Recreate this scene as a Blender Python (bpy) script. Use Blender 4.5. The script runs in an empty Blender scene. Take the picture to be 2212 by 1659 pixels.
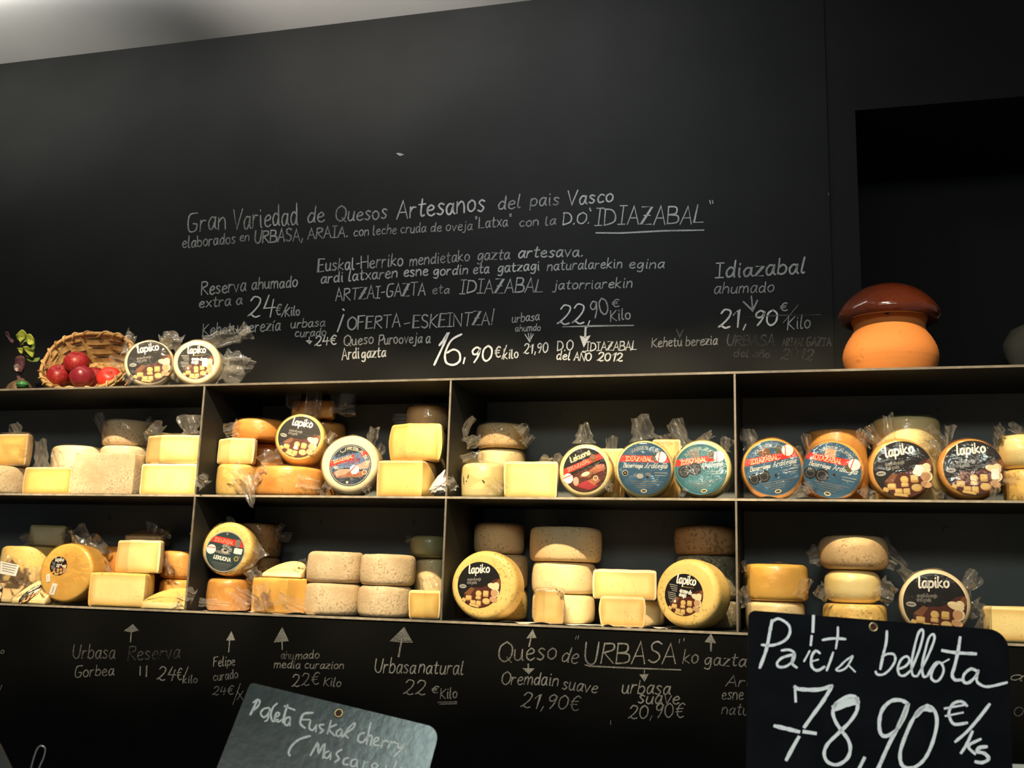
import bpy, math, random
from mathutils import Vector, Matrix, noise
R = math.radians
SC = bpy.context.scene
COL = SC.collection

# ------------------------------------------------------------------ camera
YAW, PITCH, ROLL = 0.26678, 0.19144, 0.03006
CAM = Vector((0.64035, -1.89131, 0.06784))
FPX, CU, CV = 2250.0, 1106.0, 829.5
FWD = Vector((-math.sin(YAW)*math.cos(PITCH), math.cos(YAW)*math.cos(PITCH), math.sin(PITCH)))
_r0 = Vector((math.cos(YAW), math.sin(YAW), 0)); _u0 = _r0.cross(FWD)
RGT = _r0*math.cos(ROLL) + _u0*math.sin(ROLL)
UPV = -_r0*math.sin(ROLL) + _u0*math.cos(ROLL)
cd = bpy.data.cameras.new('camera'); cam = bpy.data.objects.new('camera', cd); COL.objects.link(cam)
cam.matrix_world = Matrix(((RGT.x, UPV.x, -FWD.x, CAM.x), (RGT.y, UPV.y, -FWD.y, CAM.y), (RGT.z, UPV.z, -FWD.z, CAM.z), (0, 0, 0, 1)))
cd.sensor_width = 36; cd.lens = FPX/2212*36; cd.clip_start = 0.01; cd.clip_end = 50
cd.dof.use_dof = True; cd.dof.focus_distance = 1.98; cd.dof.aperture_fstop = 16
SC.camera = cam

# ------------------------------------------------------------------ exposure, world
vs = SC.view_settings; vs.view_transform = 'Standard'; vs.look = 'None'; vs.gamma = 1; vs.use_curve_mapping = False
vs.exposure = 0.0
SC.cycles.transparent_max_bounces = 32
SC.cycles.max_bounces = 8
SC.cycles.sample_clamp_indirect = 3.0
w = bpy.data.worlds.new('world'); SC.world = w; w.use_nodes = True
w.node_tree.nodes['Background'].inputs[0].default_value = (0.86, 0.94, 1, 1)
w.node_tree.nodes['Background'].inputs[1].default_value = 0.085

# ------------------------------------------------------------------ shop spots, and added unseen fill, wash and sign lights
def lamp(kind, name, loc, target, power, color, **kw):
    d = bpy.data.lights.new(name, kind); d.energy = power; d.color = color
    for k, v in kw.items(): setattr(d, k, v)
    o = bpy.data.objects.new(name, d); COL.objects.link(o); o.location = loc
    o.rotation_euler = (Vector(target)-Vector(loc)).to_track_quat('-Z', 'Y').to_euler()
    return o
WARM = (1.0, 0.79, 0.49)
for i, (x, tx, p) in enumerate([(-1.3, -1.16, 90), (-0.98, -0.88, 100), (-0.66, -0.60, 130), (-0.34, -0.31, 120), (-0.03, -0.02, 120), (0.27, 0.27, 110), (0.56, 0.50, 80), (0.84, 0.78, 80), (1.12, 1.04, 70)]):
    lamp('SPOT', 'ceiling_spot', (tx*0.62+0.06, -1.15, 1.36), (tx, 0.05, 0.325), p*1.05, WARM, spot_size=R(27), spot_blend=0.42, shadow_soft_size=0.016)
lamp('AREA', 'room_fill', (0.5, -3.3, 1.4), (0.1, 0, 0.35), 21, (1, 0.93, 0.82), shape='RECTANGLE', size=2.4, size_y=0.5)  # added broad fill behind the camera, lifts the shaded cheeses
lamp('AREA', 'wall_wash', (-0.75, -0.06, 1.40), (-0.75, 0.25, 1.22), 7.5, (1, 0.985, 0.95), shape='RECTANGLE', size=2.1, size_y=0.06)  # unseen strip and spot added to mimic the glow on the upper wall
lamp('SPOT', 'wall_wash', (0.2, -0.6, 1.36), (0.2, 0.25, 1.15), 20, (0.90, 0.95, 1), spot_size=R(95), spot_blend=1.0, shadow_soft_size=0.1)
lamp('SPOT', 'ceiling_wash', (-1.55, -0.8, 0.9), (-1.35, 0.15, 1.42), 38, (1, 0.98, 0.86), spot_size=R(52), spot_blend=1.0, shadow_soft_size=0.05)  # unseen spots added in mid-air to brighten the ceiling in patches
lamp('SPOT', 'ceiling_wash', (-0.45, -0.9, 0.95), (-0.33, 0.1, 1.42), 68, (1, 0.93, 0.84), spot_size=R(46), spot_blend=1.0, shadow_soft_size=0.05)
lamp('SPOT', 'sign_fill_spot', (0.85, -1.5, 1.3), (0.72, -1.02, 0.0), 34, (0.93, 0.97, 1), spot_size=R(34), spot_blend=0.6, shadow_soft_size=0.03)  # added spot that brightens the price signs and misses the shelves
lamp('AREA', 'sign_sheen_light', (0.72, -2.4, 1.12), (0.33, -0.97, -0.07), 7, (0.78, 1, 0.94), shape='RECTANGLE', size=0.34, size_y=0.2)  # added light, placed so its reflection hazes the tilted sign

# ------------------------------------------------------------------ helpers
def at(u, v, Y):
    d = FWD + RGT*((u-CU)/FPX) - UPV*((v-CV)/FPX)
    return CAM + d*((Y-CAM.y)/d.y)
def ray_plane(u, v, P, n):
    d = FWD + RGT*((u-CU)/FPX) - UPV*((v-CV)/FPX)
    return CAM + d*((P-CAM).dot(n)/d.dot(n))
def pix(u, v, Y):                       # metres per pixel at that depth
    return (at(u, v, Y)-CAM).dot(FWD)/FPX

class MB:
    def __init__(s): s.v = []; s.f = []; s.m = []; s.core = None
    def face(s, pts, mat=0):
        i = len(s.v); s.v += [Vector(p) for p in pts]; s.f.append(tuple(range(i, i+len(pts)))); s.m.append(mat)
    def grid(s, rows, mat=0, closed=False):
        i = len(s.v); n = len(rows[0])
        for r in rows: s.v += [Vector(p) for p in r]
        for a in range(len(rows)-1):
            for b in range(n if closed else n-1):
                c = (b+1) % n
                s.f.append((i+a*n+b, i+a*n+c, i+(a+1)*n+c, i+(a+1)*n+b))
                s.m.append(mat(a, b) if callable(mat) else mat)
    def box(s, a, b, mat=0, mats=None):
        x0, y0, z0 = a; x1, y1, z1 = b; i = len(s.v)
        s.v += [Vector(p) for p in ((x0,y0,z0),(x1,y0,z0),(x1,y1,z0),(x0,y1,z0),(x0,y0,z1),(x1,y0,z1),(x1,y1,z1),(x0,y1,z1))]
        for k, f in enumerate(((0,3,2,1),(4,5,6,7),(0,1,5,4),(1,2,6,5),(2,3,7,6),(3,0,4,7))):
            s.f.append(tuple(i+j for j in f)); s.m.append(mats[k] if mats else mat)
    def lathe(s, prof, n=48, mat=0, mod=None):
        rows = []
        for k, (r, z) in enumerate(prof):
            row = []
            for j in range(n):
                t = 2*math.pi*j/n; rr = r*(mod(t, z) if mod else 1)
                row.append((rr*math.cos(t), rr*math.sin(t), z))
            rows.append(row)
        s.grid(rows, mat, True)
    def tube(s, pts, r, n=8, mat=0, closed=False, cap=True):
        P = [Vector(p) for p in pts]; rows = []; N = len(P); up = None
        for k in range(N):
            a = P[(k-1) % N] if closed or k else P[0]; b = P[(k+1) % N] if closed or k < N-1 else P[-1]
            t = (b-a).normalized()
            if up is None: up = Vector((0, 0, 1)) if abs(t.z) < .9 else Vector((1, 0, 0))
            x = t.cross(up).normalized(); y = x.cross(t).normalized(); up = y
            rk = r[k] if isinstance(r, (list, tuple)) else r
            rows.append([P[k]+x*(rk*math.cos(2*math.pi*j/n))+y*(rk*math.sin(2*math.pi*j/n)) for j in range(n)])
        if closed: rows.append(rows[0])
        s.grid(rows, mat, True)
        if cap and not closed: s.face(rows[0][::-1], mat); s.face(rows[-1], mat)
    def xform(s, M): s.v = [M @ p for p in s.v]; return s
    def build(s, name, mats, parent=None, smooth=35):
        me = bpy.data.meshes.new(name); me.from_pydata([tuple(p) for p in s.v], [], s.f)
        for m in (mats if isinstance(mats, (list, tuple)) else [mats]): me.materials.append(m)
        me.polygons.foreach_set('material_index', s.m); me.update()
        if s.core is not None:
            at_ = me.attributes.new('core', 'FLOAT', 'POINT'); at_.data.foreach_set('value', s.core+[0.0]*(len(s.v)-len(s.core)))
        if smooth:
            me.shade_smooth(); me.set_sharp_from_angle(angle=R(smooth))
        o = bpy.data.objects.new(name, me); COL.objects.link(o)
        if parent is not None: o.parent = parent
        return o

def tag(o, label, cat, group=None):
    o['label'] = label; o['category'] = cat
    if group: o['group'] = group
    return o
def thing(name, label, cat, M, group=None):
    o = bpy.data.objects.new(name, None); COL.objects.link(o); o.matrix_world = M; o.empty_display_size = 0.02
    return tag(o, label, cat, group)
def struct(o): o['kind'] = 'structure'; return o
def T(x, y, z): return Matrix.Translation((x, y, z))

# ------------------------------------------------------------------ materials
def nodemat(name):
    m = bpy.data.materials.new(name); m.use_nodes = True; nt = m.node_tree; b = nt.nodes['Principled BSDF']
    return m, nt, b
def lk(nt, a, b): nt.links.new(a, b)
def plain(name, c, rough=0.6, metal=0, spec=0.5):
    m, nt, b = nodemat(name)
    b.inputs['Base Color'].default_value = (*c, 1); b.inputs['Roughness'].default_value = rough
    b.inputs['Metallic'].default_value = metal; b.inputs['Specular IOR Level'].default_value = spec
    return m
def mottled(name, c1, c2, scale=30, rough=0.6, bump=0.0, bscale=200, speck=None, speck_amt=0.0, speck_scale=260, spec=0.4, coat=0.0, sss=0.0, detail=4, wave=0):
    m, nt, b = nodemat(name); N = nt.nodes
    tc = N.new('ShaderNodeTexCoord')
    n1 = N.new('ShaderNodeTexNoise'); n1.inputs['Scale'].default_value = scale; n1.inputs['Detail'].default_value = detail
    lk(nt, tc.outputs['Object'], n1.inputs['Vector'])
    cr = N.new('ShaderNodeValToRGB'); cr.color_ramp.elements[0].position = 0.35; cr.color_ramp.elements[1].position = 0.65
    cr.color_ramp.elements[0].color = (*c1, 1); cr.color_ramp.elements[1].color = (*c2, 1)
    lk(nt, n1.outputs['Fac'], cr.inputs[0]); out = cr.outputs[0]
    if speck:
        n2 = N.new('ShaderNodeTexNoise'); n2.inputs['Scale'].default_value = speck_scale; n2.inputs['Detail'].default_value = 2
        lk(nt, tc.outputs['Object'], n2.inputs['Vector'])
        n3 = N.new('ShaderNodeTexNoise'); n3.inputs['Scale'].default_value = 25
        lk(nt, tc.outputs['Object'], n3.inputs['Vector'])
        ad = N.new('ShaderNodeMath'); ad.operation = 'MULTIPLY_ADD'; ad.inputs[1].default_value = 0.5
        lk(nt, n3.outputs['Fac'], ad.inputs[0]); lk(nt, n2.outputs['Fac'], ad.inputs[2])
        r2 = N.new('ShaderNodeValToRGB'); r2.color_ramp.elements[0].position = 1.0-speck_amt*.62-.02; r2.color_ramp.elements[1].position = min(1, 1.06-speck_amt*.62)
        lk(nt, ad.outputs[0], r2.inputs[0])
        mx = N.new('ShaderNodeMix'); mx.data_type = 'RGBA'; mx.inputs['B'].default_value = (*speck, 1)
        sf = N.new('ShaderNodeMath'); sf.operation = 'MULTIPLY'; sf.inputs[1].default_value = .55; lk(nt, r2.outputs[0], sf.inputs[0])
        lk(nt, sf.outputs[0], mx.inputs['Factor']); lk(nt, out, mx.inputs['A']); out = mx.outputs['Result']
    lk(nt, out, b.inputs['Base Color'])
    b.inputs['Roughness'].default_value = rough; b.inputs['Specular IOR Level'].default_value = spec
    b.inputs['Coat Weight'].default_value = coat; b.inputs['Coat Roughness'].default_value = 0.12
    if sss:
        b.inputs['Subsurface Weight'].default_value = sss; b.inputs['Subsurface Radius'].default_value = (0.012, 0.006, 0.002); b.inputs['Subsurface Scale'].default_value = 0.5
    if bump:
        nb = N.new('ShaderNodeTexNoise'); nb.inputs['Scale'].default_value = bscale; nb.inputs['Detail'].default_value = 5
        lk(nt, tc.outputs['Object'], nb.inputs['Vector'])
        bp = N.new('ShaderNodeBump'); bp.inputs['Strength'].default_value = bump; bp.inputs['Distance'].default_value = 0.002
        lk(nt, nb.outputs['Fac'], bp.inputs['Height']); lk(nt, bp.outputs[0], b.inputs['Normal'])
    return m
def film_mat(name, haze, gloss, scale, strength, tint=(1, .97, .93), rough=.1, dist=.003):
    m, nt, b = nodemat(name); N = nt.nodes; N.remove(b); out = N['Material Output']
    tc = N.new('ShaderNodeTexCoord')
    n1 = N.new('ShaderNodeTexNoise'); n1.inputs['Scale'].default_value = scale; n1.inputs['Detail'].default_value = 2.5; n1.inputs['Distortion'].default_value = 1.2
    lk(nt, tc.outputs['Object'], n1.inputs['Vector'])
    v1 = N.new('ShaderNodeTexVoronoi'); v1.inputs['Scale'].default_value = scale*1.1; v1.feature = 'DISTANCE_TO_EDGE'
    lk(nt, n1.outputs['Color'], v1.inputs['Vector']); 
    mv = N.new('ShaderNodeVectorMath'); mv.operation = 'MULTIPLY_ADD'; mv.inputs[1].default_value = (.03, .03, .03)
    lk(nt, n1.outputs['Color'], mv.inputs[0]); lk(nt, tc.outputs['Object'], mv.inputs[2]); lk(nt, mv.outputs[0], v1.inputs['Vector'])
    ad = N.new('ShaderNodeMath'); ad.operation = 'MULTIPLY_ADD'; ad.inputs[1].default_value = .7
    lk(nt, v1.outputs['Distance'], ad.inputs[0]); lk(nt, n1.outputs['Fac'], ad.inputs[2])
    bp = N.new('ShaderNodeBump'); bp.inputs['Strength'].default_value = strength; bp.inputs['Distance'].default_value = dist
    lk(nt, ad.outputs[0], bp.inputs['Height'])
    tr = N.new('ShaderNodeBsdfTransparent'); tr.inputs[0].default_value = (.985, .98, .97, 1)
    gl = N.new('ShaderNodeBsdfGlossy'); gl.inputs['Roughness'].default_value = rough; gl.inputs[0].default_value = (*tint, 1); lk(nt, bp.outputs[0], gl.inputs['Normal'])
    df = N.new('ShaderNodeBsdfTranslucent'); df.inputs[0].default_value = (.9, .87, .82, 1); lk(nt, bp.outputs[0], df.inputs['Normal'])
    d2 = N.new('ShaderNodeBsdfDiffuse'); d2.inputs[0].default_value = (.9, .87, .82, 1); lk(nt, bp.outputs[0], d2.inputs['Normal'])
    mh = N.new('ShaderNodeMixShader'); mh.inputs[0].default_value = .6; lk(nt, df.outputs[0], mh.inputs[1]); lk(nt, d2.outputs[0], mh.inputs[2])
    m1 = N.new('ShaderNodeMixShader'); lk(nt, tr.outputs[0], m1.inputs[1]); lk(nt, mh.outputs[0], m1.inputs[2])
    r = N.new('ShaderNodeMapRange'); r.inputs['From Min'].default_value = .35; r.inputs['From Max'].default_value = .7; r.inputs['To Min'].default_value = haze*.5; r.inputs['To Max'].default_value = haze*1.5
    lk(nt, n1.outputs['Fac'], r.inputs['Value']); lk(nt, r.outputs[0], m1.inputs[0])
    fr = N.new('ShaderNodeFresnel'); fr.inputs['IOR'].default_value = 1.45; lk(nt, bp.outputs[0], fr.inputs['Normal'])
    mg = N.new('ShaderNodeMath'); mg.operation = 'MULTIPLY_ADD'; mg.inputs[1].default_value = gloss; mg.inputs[2].default_value = gloss*.04; mg.use_clamp = True
    lk(nt, fr.outputs[0], mg.inputs[0])
    m2 = N.new('ShaderNodeMixShader'); lk(nt, mg.outputs[0], m2.inputs[0]); lk(nt, m1.outputs[0], m2.inputs[1]); lk(nt, gl.outputs[0], m2.inputs[2])
    lk(nt, m2.outputs[0], out.inputs['Surface'])
    return m
def chalk_mat(name, c, cover, scale=700):
    m, nt, b = nodemat(name); N = nt.nodes; out = N['Material Output']
    b.inputs['Base Color'].default_value = (c, c, c*.97, 1); b.inputs['Roughness'].default_value = 0.95; b.inputs['Specular IOR Level'].default_value = 0.05
    tc = N.new('ShaderNodeTexCoord'); n1 = N.new('ShaderNodeTexNoise'); n1.inputs['Scale'].default_value = scale; n1.inputs['Detail'].default_value = 3
    lk(nt, tc.outputs['Object'], n1.inputs['Vector'])
    n2 = N.new('ShaderNodeTexNoise'); n2.inputs['Scale'].default_value = 18; lk(nt, tc.outputs['Object'], n2.inputs['Vector'])
    ad = N.new('ShaderNodeMath'); ad.operation = 'MULTIPLY_ADD'; ad.inputs[1].default_value = .6; lk(nt, n2.outputs['Fac'], ad.inputs[0]); lk(nt, n1.outputs['Fac'], ad.inputs[2])
    r = N.new('ShaderNodeMapRange'); r.inputs['From Min'].default_value = 0.62; r.inputs['From Max'].default_value = 1.0
    r.inputs['To Min'].default_value = cover-.3; r.inputs['To Max'].default_value = cover+.3
    lk(nt, ad.outputs[0], r.inputs['Value'])
    tr = N.new('ShaderNodeBsdfTransparent'); mx = N.new('ShaderNodeMixShader')
    lk(nt, r.outputs[0], mx.inputs[0]); lk(nt, tr.outputs[0], mx.inputs[1]); lk(nt, b.outputs[0], mx.inputs[2]); lk(nt, mx.outputs[0], out.inputs['Surface'])
    return m
M = {}
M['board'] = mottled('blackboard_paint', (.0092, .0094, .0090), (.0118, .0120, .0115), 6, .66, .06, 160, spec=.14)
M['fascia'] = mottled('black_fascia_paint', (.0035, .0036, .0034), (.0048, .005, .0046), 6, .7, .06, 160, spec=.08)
M['sheet'] = mottled('black_sheet_metal', (.014, .016, .0165), (.020, .022, .022), 9, .55, .05, 120, spec=.3)
M['back'] = mottled('shelf_back_panel', (.13, .145, .143), (.155, .17, .166), 7, .6, .05, 120, spec=.25)
M['edge2'] = mottled('dark_metal_edge', (.13, .115, .095), (.20, .175, .14), 60, .5, .1, 300, spec=.4)  # darker edge metal; on the top shelf its colour stands in for weaker light
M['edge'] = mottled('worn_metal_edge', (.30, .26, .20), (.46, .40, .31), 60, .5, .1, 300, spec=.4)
M['ceil'] = mottled('ceiling_plaster', (.50, .49, .47), (.56, .55, .53), 2.5, .9, .05, 80)
M['floor'] = mottled('floor_tile', (.12, .11, .10), (.16, .15, .14), 4, .5)
M['counter'] = mottled('counter_steel', (.25, .25, .25), (.32, .32, .32), 5, .4)
M['dark'] = plain('dark_wall', (.018, .019, .018), .8, 0, .1)
M['c1'] = chalk_mat('chalk_bright', .80, .82); M['c2'] = chalk_mat('chalk_medium', .60, .60)
M['c3'] = chalk_mat('chalk_light', .5, .46); M['c4'] = chalk_mat('chalk_erased', .32, .20)
M['c5'] = chalk_mat('chalk_dimmed', .42, .42)
M['c0'] = chalk_mat('chalk_thick', .95, 1.1, 500)
def cut_paste(name, rim, c1, c2, **kw):
    """cut face of a cheese: pale heart, darker drier paste close to the rind"""
    m = mottled(name, c1, c2, 30, .5, .12, 350, (c1[0]*.7, c1[1]*.6, c1[2]*.5), .13, 330, spec=.3, sss=.1); nt = m.node_tree; b = nt.nodes['Principled BSDF']
    src = b.inputs['Base Color'].links[0].from_socket; at_ = nt.nodes.new('ShaderNodeAttribute'); at_.attribute_name = 'core'
    mx = nt.nodes.new('ShaderNodeMix'); mx.data_type = 'RGBA'; mx.inputs['A'].default_value = (*rim, 1)
    lk(nt, at_.outputs['Fac'], mx.inputs['Factor']); lk(nt, src, mx.inputs['B']); lk(nt, mx.outputs['Result'], b.inputs['Base Color']); return m
PASTE = cut_paste('paste_yellow', (.64, .34, .085), (.86, .61, .185), (.91, .67, .23))
PASTE2 = cut_paste('paste_pale', (.72, .44, .13), (.90, .70, .29), (.94, .75, .34))
PASTE3 = cut_paste('paste_grey', (.52, .43, .24), (.62, .53, .33), (.70, .61, .40))
RIND = {
 'pale':  mottled('rind_pale', (.58, .43, .26), (.74, .59, .39), 26, .75, .5, 190, (.36, .24, .12), .22, 240, spec=.2),
 'cream': mottled('rind_cream', (.80, .63, .33), (.88, .72, .42), 24, .6, .25, 160, (.45, .28, .12), .12, 200, spec=.3),
 'tan':   mottled('rind_tan', (.66, .46, .24), (.74, .54, .30), 22, .65, .35, 200, (.26, .15, .06), .19, 230, spec=.3),
 'brown': mottled('rind_brown', (.36, .19, .075), (.46, .26, .11), 22, .6, .3, 160, (.10, .04, .015), .26, 150, spec=.3),
 'orange':mottled('rind_orange', (.70, .31, .065), (.80, .41, .11), 26, .42, .2, 120, (.42, .16, .04), .14, 200, spec=.45, coat=.25),
 'amber': mottled('rind_amber', (.76, .42, .085), (.82, .50, .12), 24, .42, .15, 90, spec=.45, coat=.25),
 'gold':  mottled('rind_gold', (.82, .54, .16), (.88, .63, .22), 20, .5, .18, 120, (.30, .16, .04), .19, 210, spec=.4, coat=.1),
 'lemon': mottled('rind_lemon', (.88, .70, .30), (.93, .78, .40), 30, .5, .15, 140, spec=.4, coat=.15),
 'grey':  mottled('rind_grey', (.17, .145, .09), (.36, .30, .19), 34, .85, .6, 150, (.55, .48, .33), .27, 180, spec=.2),
 'olive': mottled('rind_olive', (.34, .30, .13), (.40, .35, .16), 18, .4, .15, 90, spec=.5, coat=.3),
 'ivory': mottled('rind_ivory', (.80, .65, .42), (.87, .73, .50), 20, .6, .2, 150, spec=.3),
}
FILM = film_mat('plastic_film', .006, .34, 55, .35, rough=.055, dist=.0016)
FILM2 = film_mat('loose_plastic_film', .13, 1.3, 34, .5, rough=.08, dist=.004)
FOIL = mottled('crumpled_white_film', (.72, .66, .62), (.9, .85, .8), 40, .25, 1.0, 70, spec=.7, coat=.6)
P = {k: plain('print_'+k, c, max(r, .5), 0, s*.4) for k, (c, r, s) in {
 'black': ((.012, .011, .012), .4, .4), 'white': ((.86, .84, .80), .5, .3), 'blue': ((.035, .105, .19), .38, .5), 'teal': ((.04, .16, .20), .38, .5),
 'red': ((.75, .035, .02), .45, .4), 'grey': ((.20, .19, .18), .5, .3), 'silver': ((.42, .41, .38), .5, .3), 'maroon': ((.085, .022, .015), .45, .4),
 'wood': ((.20, .085, .04), .5, .3), 'cubes': ((.66, .47, .19), .5, .3), 'cubes_side': ((.50, .31, .10), .5, .3), 'cream': ((.80, .66, .42), .5, .3),
 'peach': ((.55, .32, .17), .5, .3), 'navy': ((.02, .035, .06), .4, .4), 'green': ((.025, .05, .055), .4, .4), 'sky': ((.11, .18, .33), .4, .4),
 'crimson': ((.32, .03, .04), .45, .4), 'rust': ((.34, .12, .06), .45, .4), 'gilt': ((.55, .40, .10), .4, .4), 'pink': ((.72, .33, .24), .5, .3), 'stamp': ((.008, .008, .009), .15, .7), 'olive': ((.10, .09, .05), .5, .3)}.items()}

# ------------------------------------------------------------------ single-stroke handwriting
GL = {
'A':(6.5,'0,0 3.2,10 6.5,0|1.2,3.5 5.3,3.5'),'B':(6,'0,0 0,10|~-.2,10 4.5,9.5 4.5,6 0,5.2|~0,5.2 5.6,4.5 5.6,.8 -.2,0'),'C':(6,'~6,8.5 3.5,10 .6,7.5 .5,3 3,0 6,1.5'),
'D':(6.5,'0,0 .3,10|~-.3,9.8 4,9.3 6.3,6 5.5,2 0,0'),'E':(5.5,'5.5,9.8 .3,10 0,0 5.3,.2|.2,5.2 4.2,5.4'),'F':(5.5,'5.5,10 .3,9.8 0,0|.2,5.2 4.2,5.4'),
'G':(6.5,'~6.3,10 1.5,9.3 .3,4 1.5,.3 5,.6 6,3.8 3.5,4.3'),'H':(6.5,'0,0 0,10|6.3,0 6.3,10|0,5 6.3,5.3'),'I':(4,'0,10 4,10|2,10 2,0|0,0 4,0'),
'J':(4,'~4,10 4,2 2,0 0,1.5'),'K':(6,'.2,10 0,0|5.5,9.5 .2,4.6 5.8,0'),'L':(5.2,'.8,10 0,.2 5.2,.3'),'M':(8,'0,0 .6,10 4,3.5 7.2,10 8,0'),'N':(7,'0,0 .2,10 6.3,0 6.8,10'),
'Ñ':(7,'0,0 .2,10 6.3,0 6.8,10|~1.5,11.4 3,12.6 4.2,11.4 5.7,12.4'),'O':(7,'~3.5,10 .3,7.5 .3,2.5 3.5,0 6.7,2.5 6.7,7.5 3.5,10'),
'P':(5.5,'0,0 .4,10|~.2,9.8 4.5,9.8 5.5,7.3 4,5 .2,4.6'),'Q':(7.2,'~3.5,10 .3,7.5 .3,2.5 3.5,0 6.7,2.5 6.7,7.5 3.5,10|4.5,2.2 7.2,-.6'),
'R':(6,'0,0 .3,10|~.2,9.8 4.6,9.6 5,6.8 .4,5.2|.8,5.2 6,0'),'S':(5.6,'~5.4,8.8 3,10 .7,8.6 1.4,6 4.4,4.4 5.3,2 3,0 .2,1.2'),'T':(6,'0,10 6,10|3,10 2.8,0'),
'U':(6.4,'~0,10 .1,3 2.5,0 5.2,1.5 6.2,10'),'V':(6.4,'0,10 2.8,0 6.4,10'),'X':(6,'0,10 6,0|6,10 0,0'),'Y':(6,'0,10 3,5.2 6,10|3,5.2 2.8,0'),'Z':(6,'.2,10 6,10 0,0 6,0|1.5,5.1 5,5.1'),
'a':(5,'~4.4,5.2 2.2,6 .3,3.6 .8,.4 2.8,.5 4.4,5|~4.5,6 4.2,1.5 5.2,.1'),'b':(4.8,'.4,10 .1,.2|~.2,4 2.5,6 4.6,4 4,.9 1.8,-.1 .1,1.2'),'c':(4.4,'~4.2,5.2 2.2,6 .3,3.4 1.4,.3 4.3,.8'),
'd':(5,'~4.3,4.8 2.2,6 .3,3.4 1,.3 3.2,.8 4.4,4|~4.7,10 4.4,1.2 5,0'),'e':(4.6,'~.4,3 3.4,3.5 4.2,4.8 2.6,6 .5,4.2 .6,1.2 2.6,0 4.6,1'),'f':(3.6,'~3.6,9.4 2.2,10 1.5,8 1.2,0|0,5.8 3.2,5.9'),
'g':(5,'~4.4,5.2 2.2,6 .4,3.8 1,1 2.8,1.2 4.4,5|~4.6,6 4.4,-1 3,-3.2 .5,-2.4'),'h':(4.8,'.4,10 0,0|~.2,3.5 2.4,6 4.2,4.6 4.4,0'),'i':(1.8,'~.8,6 .8,1 1.5,0|.9,8.2 1,8.9'),
'j':(2.6,'~1.8,6 1.8,-1 .8,-3 -.8,-2.4|1.9,8.2 2,8.9'),'k':(4.8,'.4,10 0,0|4,6 .3,2.8 4.6,0'),'l':(2.2,'~.8,10 .3,2 1,0 2,.4'),
'm':(7,'.2,6 0,0|~.1,3.5 1.8,6 3.2,4.8 3.2,0|~3.2,3.5 5,6 6.5,4.8 6.7,0'),'n':(4.8,'.2,6 0,0|~.1,3.5 2.4,6 4.2,4.6 4.4,0'),'ñ':(4.8,'.2,6 0,0|~.1,3.5 2.4,6 4.2,4.6 4.4,0|~.8,8 2,9 3,8 4,8.8'),
'o':(4.8,'~2.4,6 .3,4.3 .5,1.3 2.4,0 4.4,1.6 4.3,4.6 2.4,6'),'p':(4.8,'.5,6 0,-3.2|~.3,4 2.5,6 4.6,4.2 4,1 2,.1 .3,1.2'),'q':(5,'~4.4,5.2 2.2,6 .3,3.6 .8,.4 2.8,.5 4.4,5|4.6,6 4.4,-3'),
'r':(3.6,'.3,6 0,0|~.1,3.2 1.6,5.6 3.5,5.6'),'s':(4,'~3.8,5.2 2,6 .6,4.8 2,3.2 3.5,1.8 2.2,0 .1,.7'),'t':(3.8,'~1.8,9 1.4,2 2.2,0 3.6,.5|0,6.2 3.8,6.3'),
'u':(4.8,'~.2,6 .2,1.6 1.8,0 3.6,1.4 4.2,6|~4.2,6 4.2,1 4.9,0'),'v':(4.4,'0,6 2,0 4.4,6'),'x':(4.4,'0,6 4.4,0|4.2,6 .2,0'),'y':(4.6,'0,6 2.2,1|4.6,6 1,-3'),'z':(4.4,'.2,6 4.2,6 0,0 4.4,0'),
'í':(1.8,'~.8,6 .8,1 1.5,0|1,8 2.2,9.6'),
'0':(5.4,'~2.7,10 .4,7.5 .4,2.5 2.6,0 5,2.5 5,7.5 2.7,10'),'1':(3.4,'.2,7 2.8,10 2.4,0'),'2':(5.6,'~.5,8 2,10 4.8,9 4.6,6 2.2,2.5 0,.6|~0,.6 1.5,1.2 3.5,0 5.6,.6'),
'4':(5.4,'1.8,10 .2,4 5.4,4.4|4.2,8 3.6,0'),'6':(5.4,'~4.8,10 1.4,6.5 .4,2.6 2.4,0 5,1.6 4.6,4.8 2.2,5 .6,3'),'9':(5,'~4.6,8.6 2.6,10 .5,8 1.2,5.6 3.2,5.6 4.7,8.6|~4.7,9 4,4 2.2,0'),
'€':(5.4,'~5.2,8.8 3.4,10 1.3,7.5 1.2,2.5 3.2,0 5.4,.8|0,6.2 4.2,6.4|0,4 3.8,4.2'),'/':(4.4,'0,-1.5 4.4,10.5'),',':(1.6,'1.2,1 .4,-2'),'.':(1.4,'.4,0 .9,.7'),'-':(3.4,'.3,4.2 3,4.5'),
'"':(2,'.2,10.8 .5,8.6|1.6,10.8 1.6,8.6'),"'":(1,'.3,10.8 .5,8.8'),'!':(2,'1.8,12 .6,2.4|.2,.2 .5,.8')}
def smooth(pts, sub=5):
    out = []; n = len(pts)
    for i in range(n-1):
        p0 = pts[max(i-1, 0)]; p1 = pts[i]; p2 = pts[i+1]; p3 = pts[min(i+2, n-1)]
        for k in range(sub):
            t = k/sub
            out.append(tuple(.5*((2*p1[d])+(-p0[d]+p2[d])*t+(2*p0[d]-5*p1[d]+4*p2[d]-p3[d])*t*t+(-p0[d]+3*p1[d]-3*p2[d]+p3[d])*t**3) for d in (0, 1)))
    out.append(pts[-1]); return out
def glyph(ch):
    w_, s = GL[ch]; st = []
    for part in s.split('|'):
        sm = part[0] == '~'; pts = [tuple(float(x) for x in p.split(',')) for p in part.lstrip('~').split()]
        st.append(smooth(pts) if sm else pts)
    return w_, st
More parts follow.
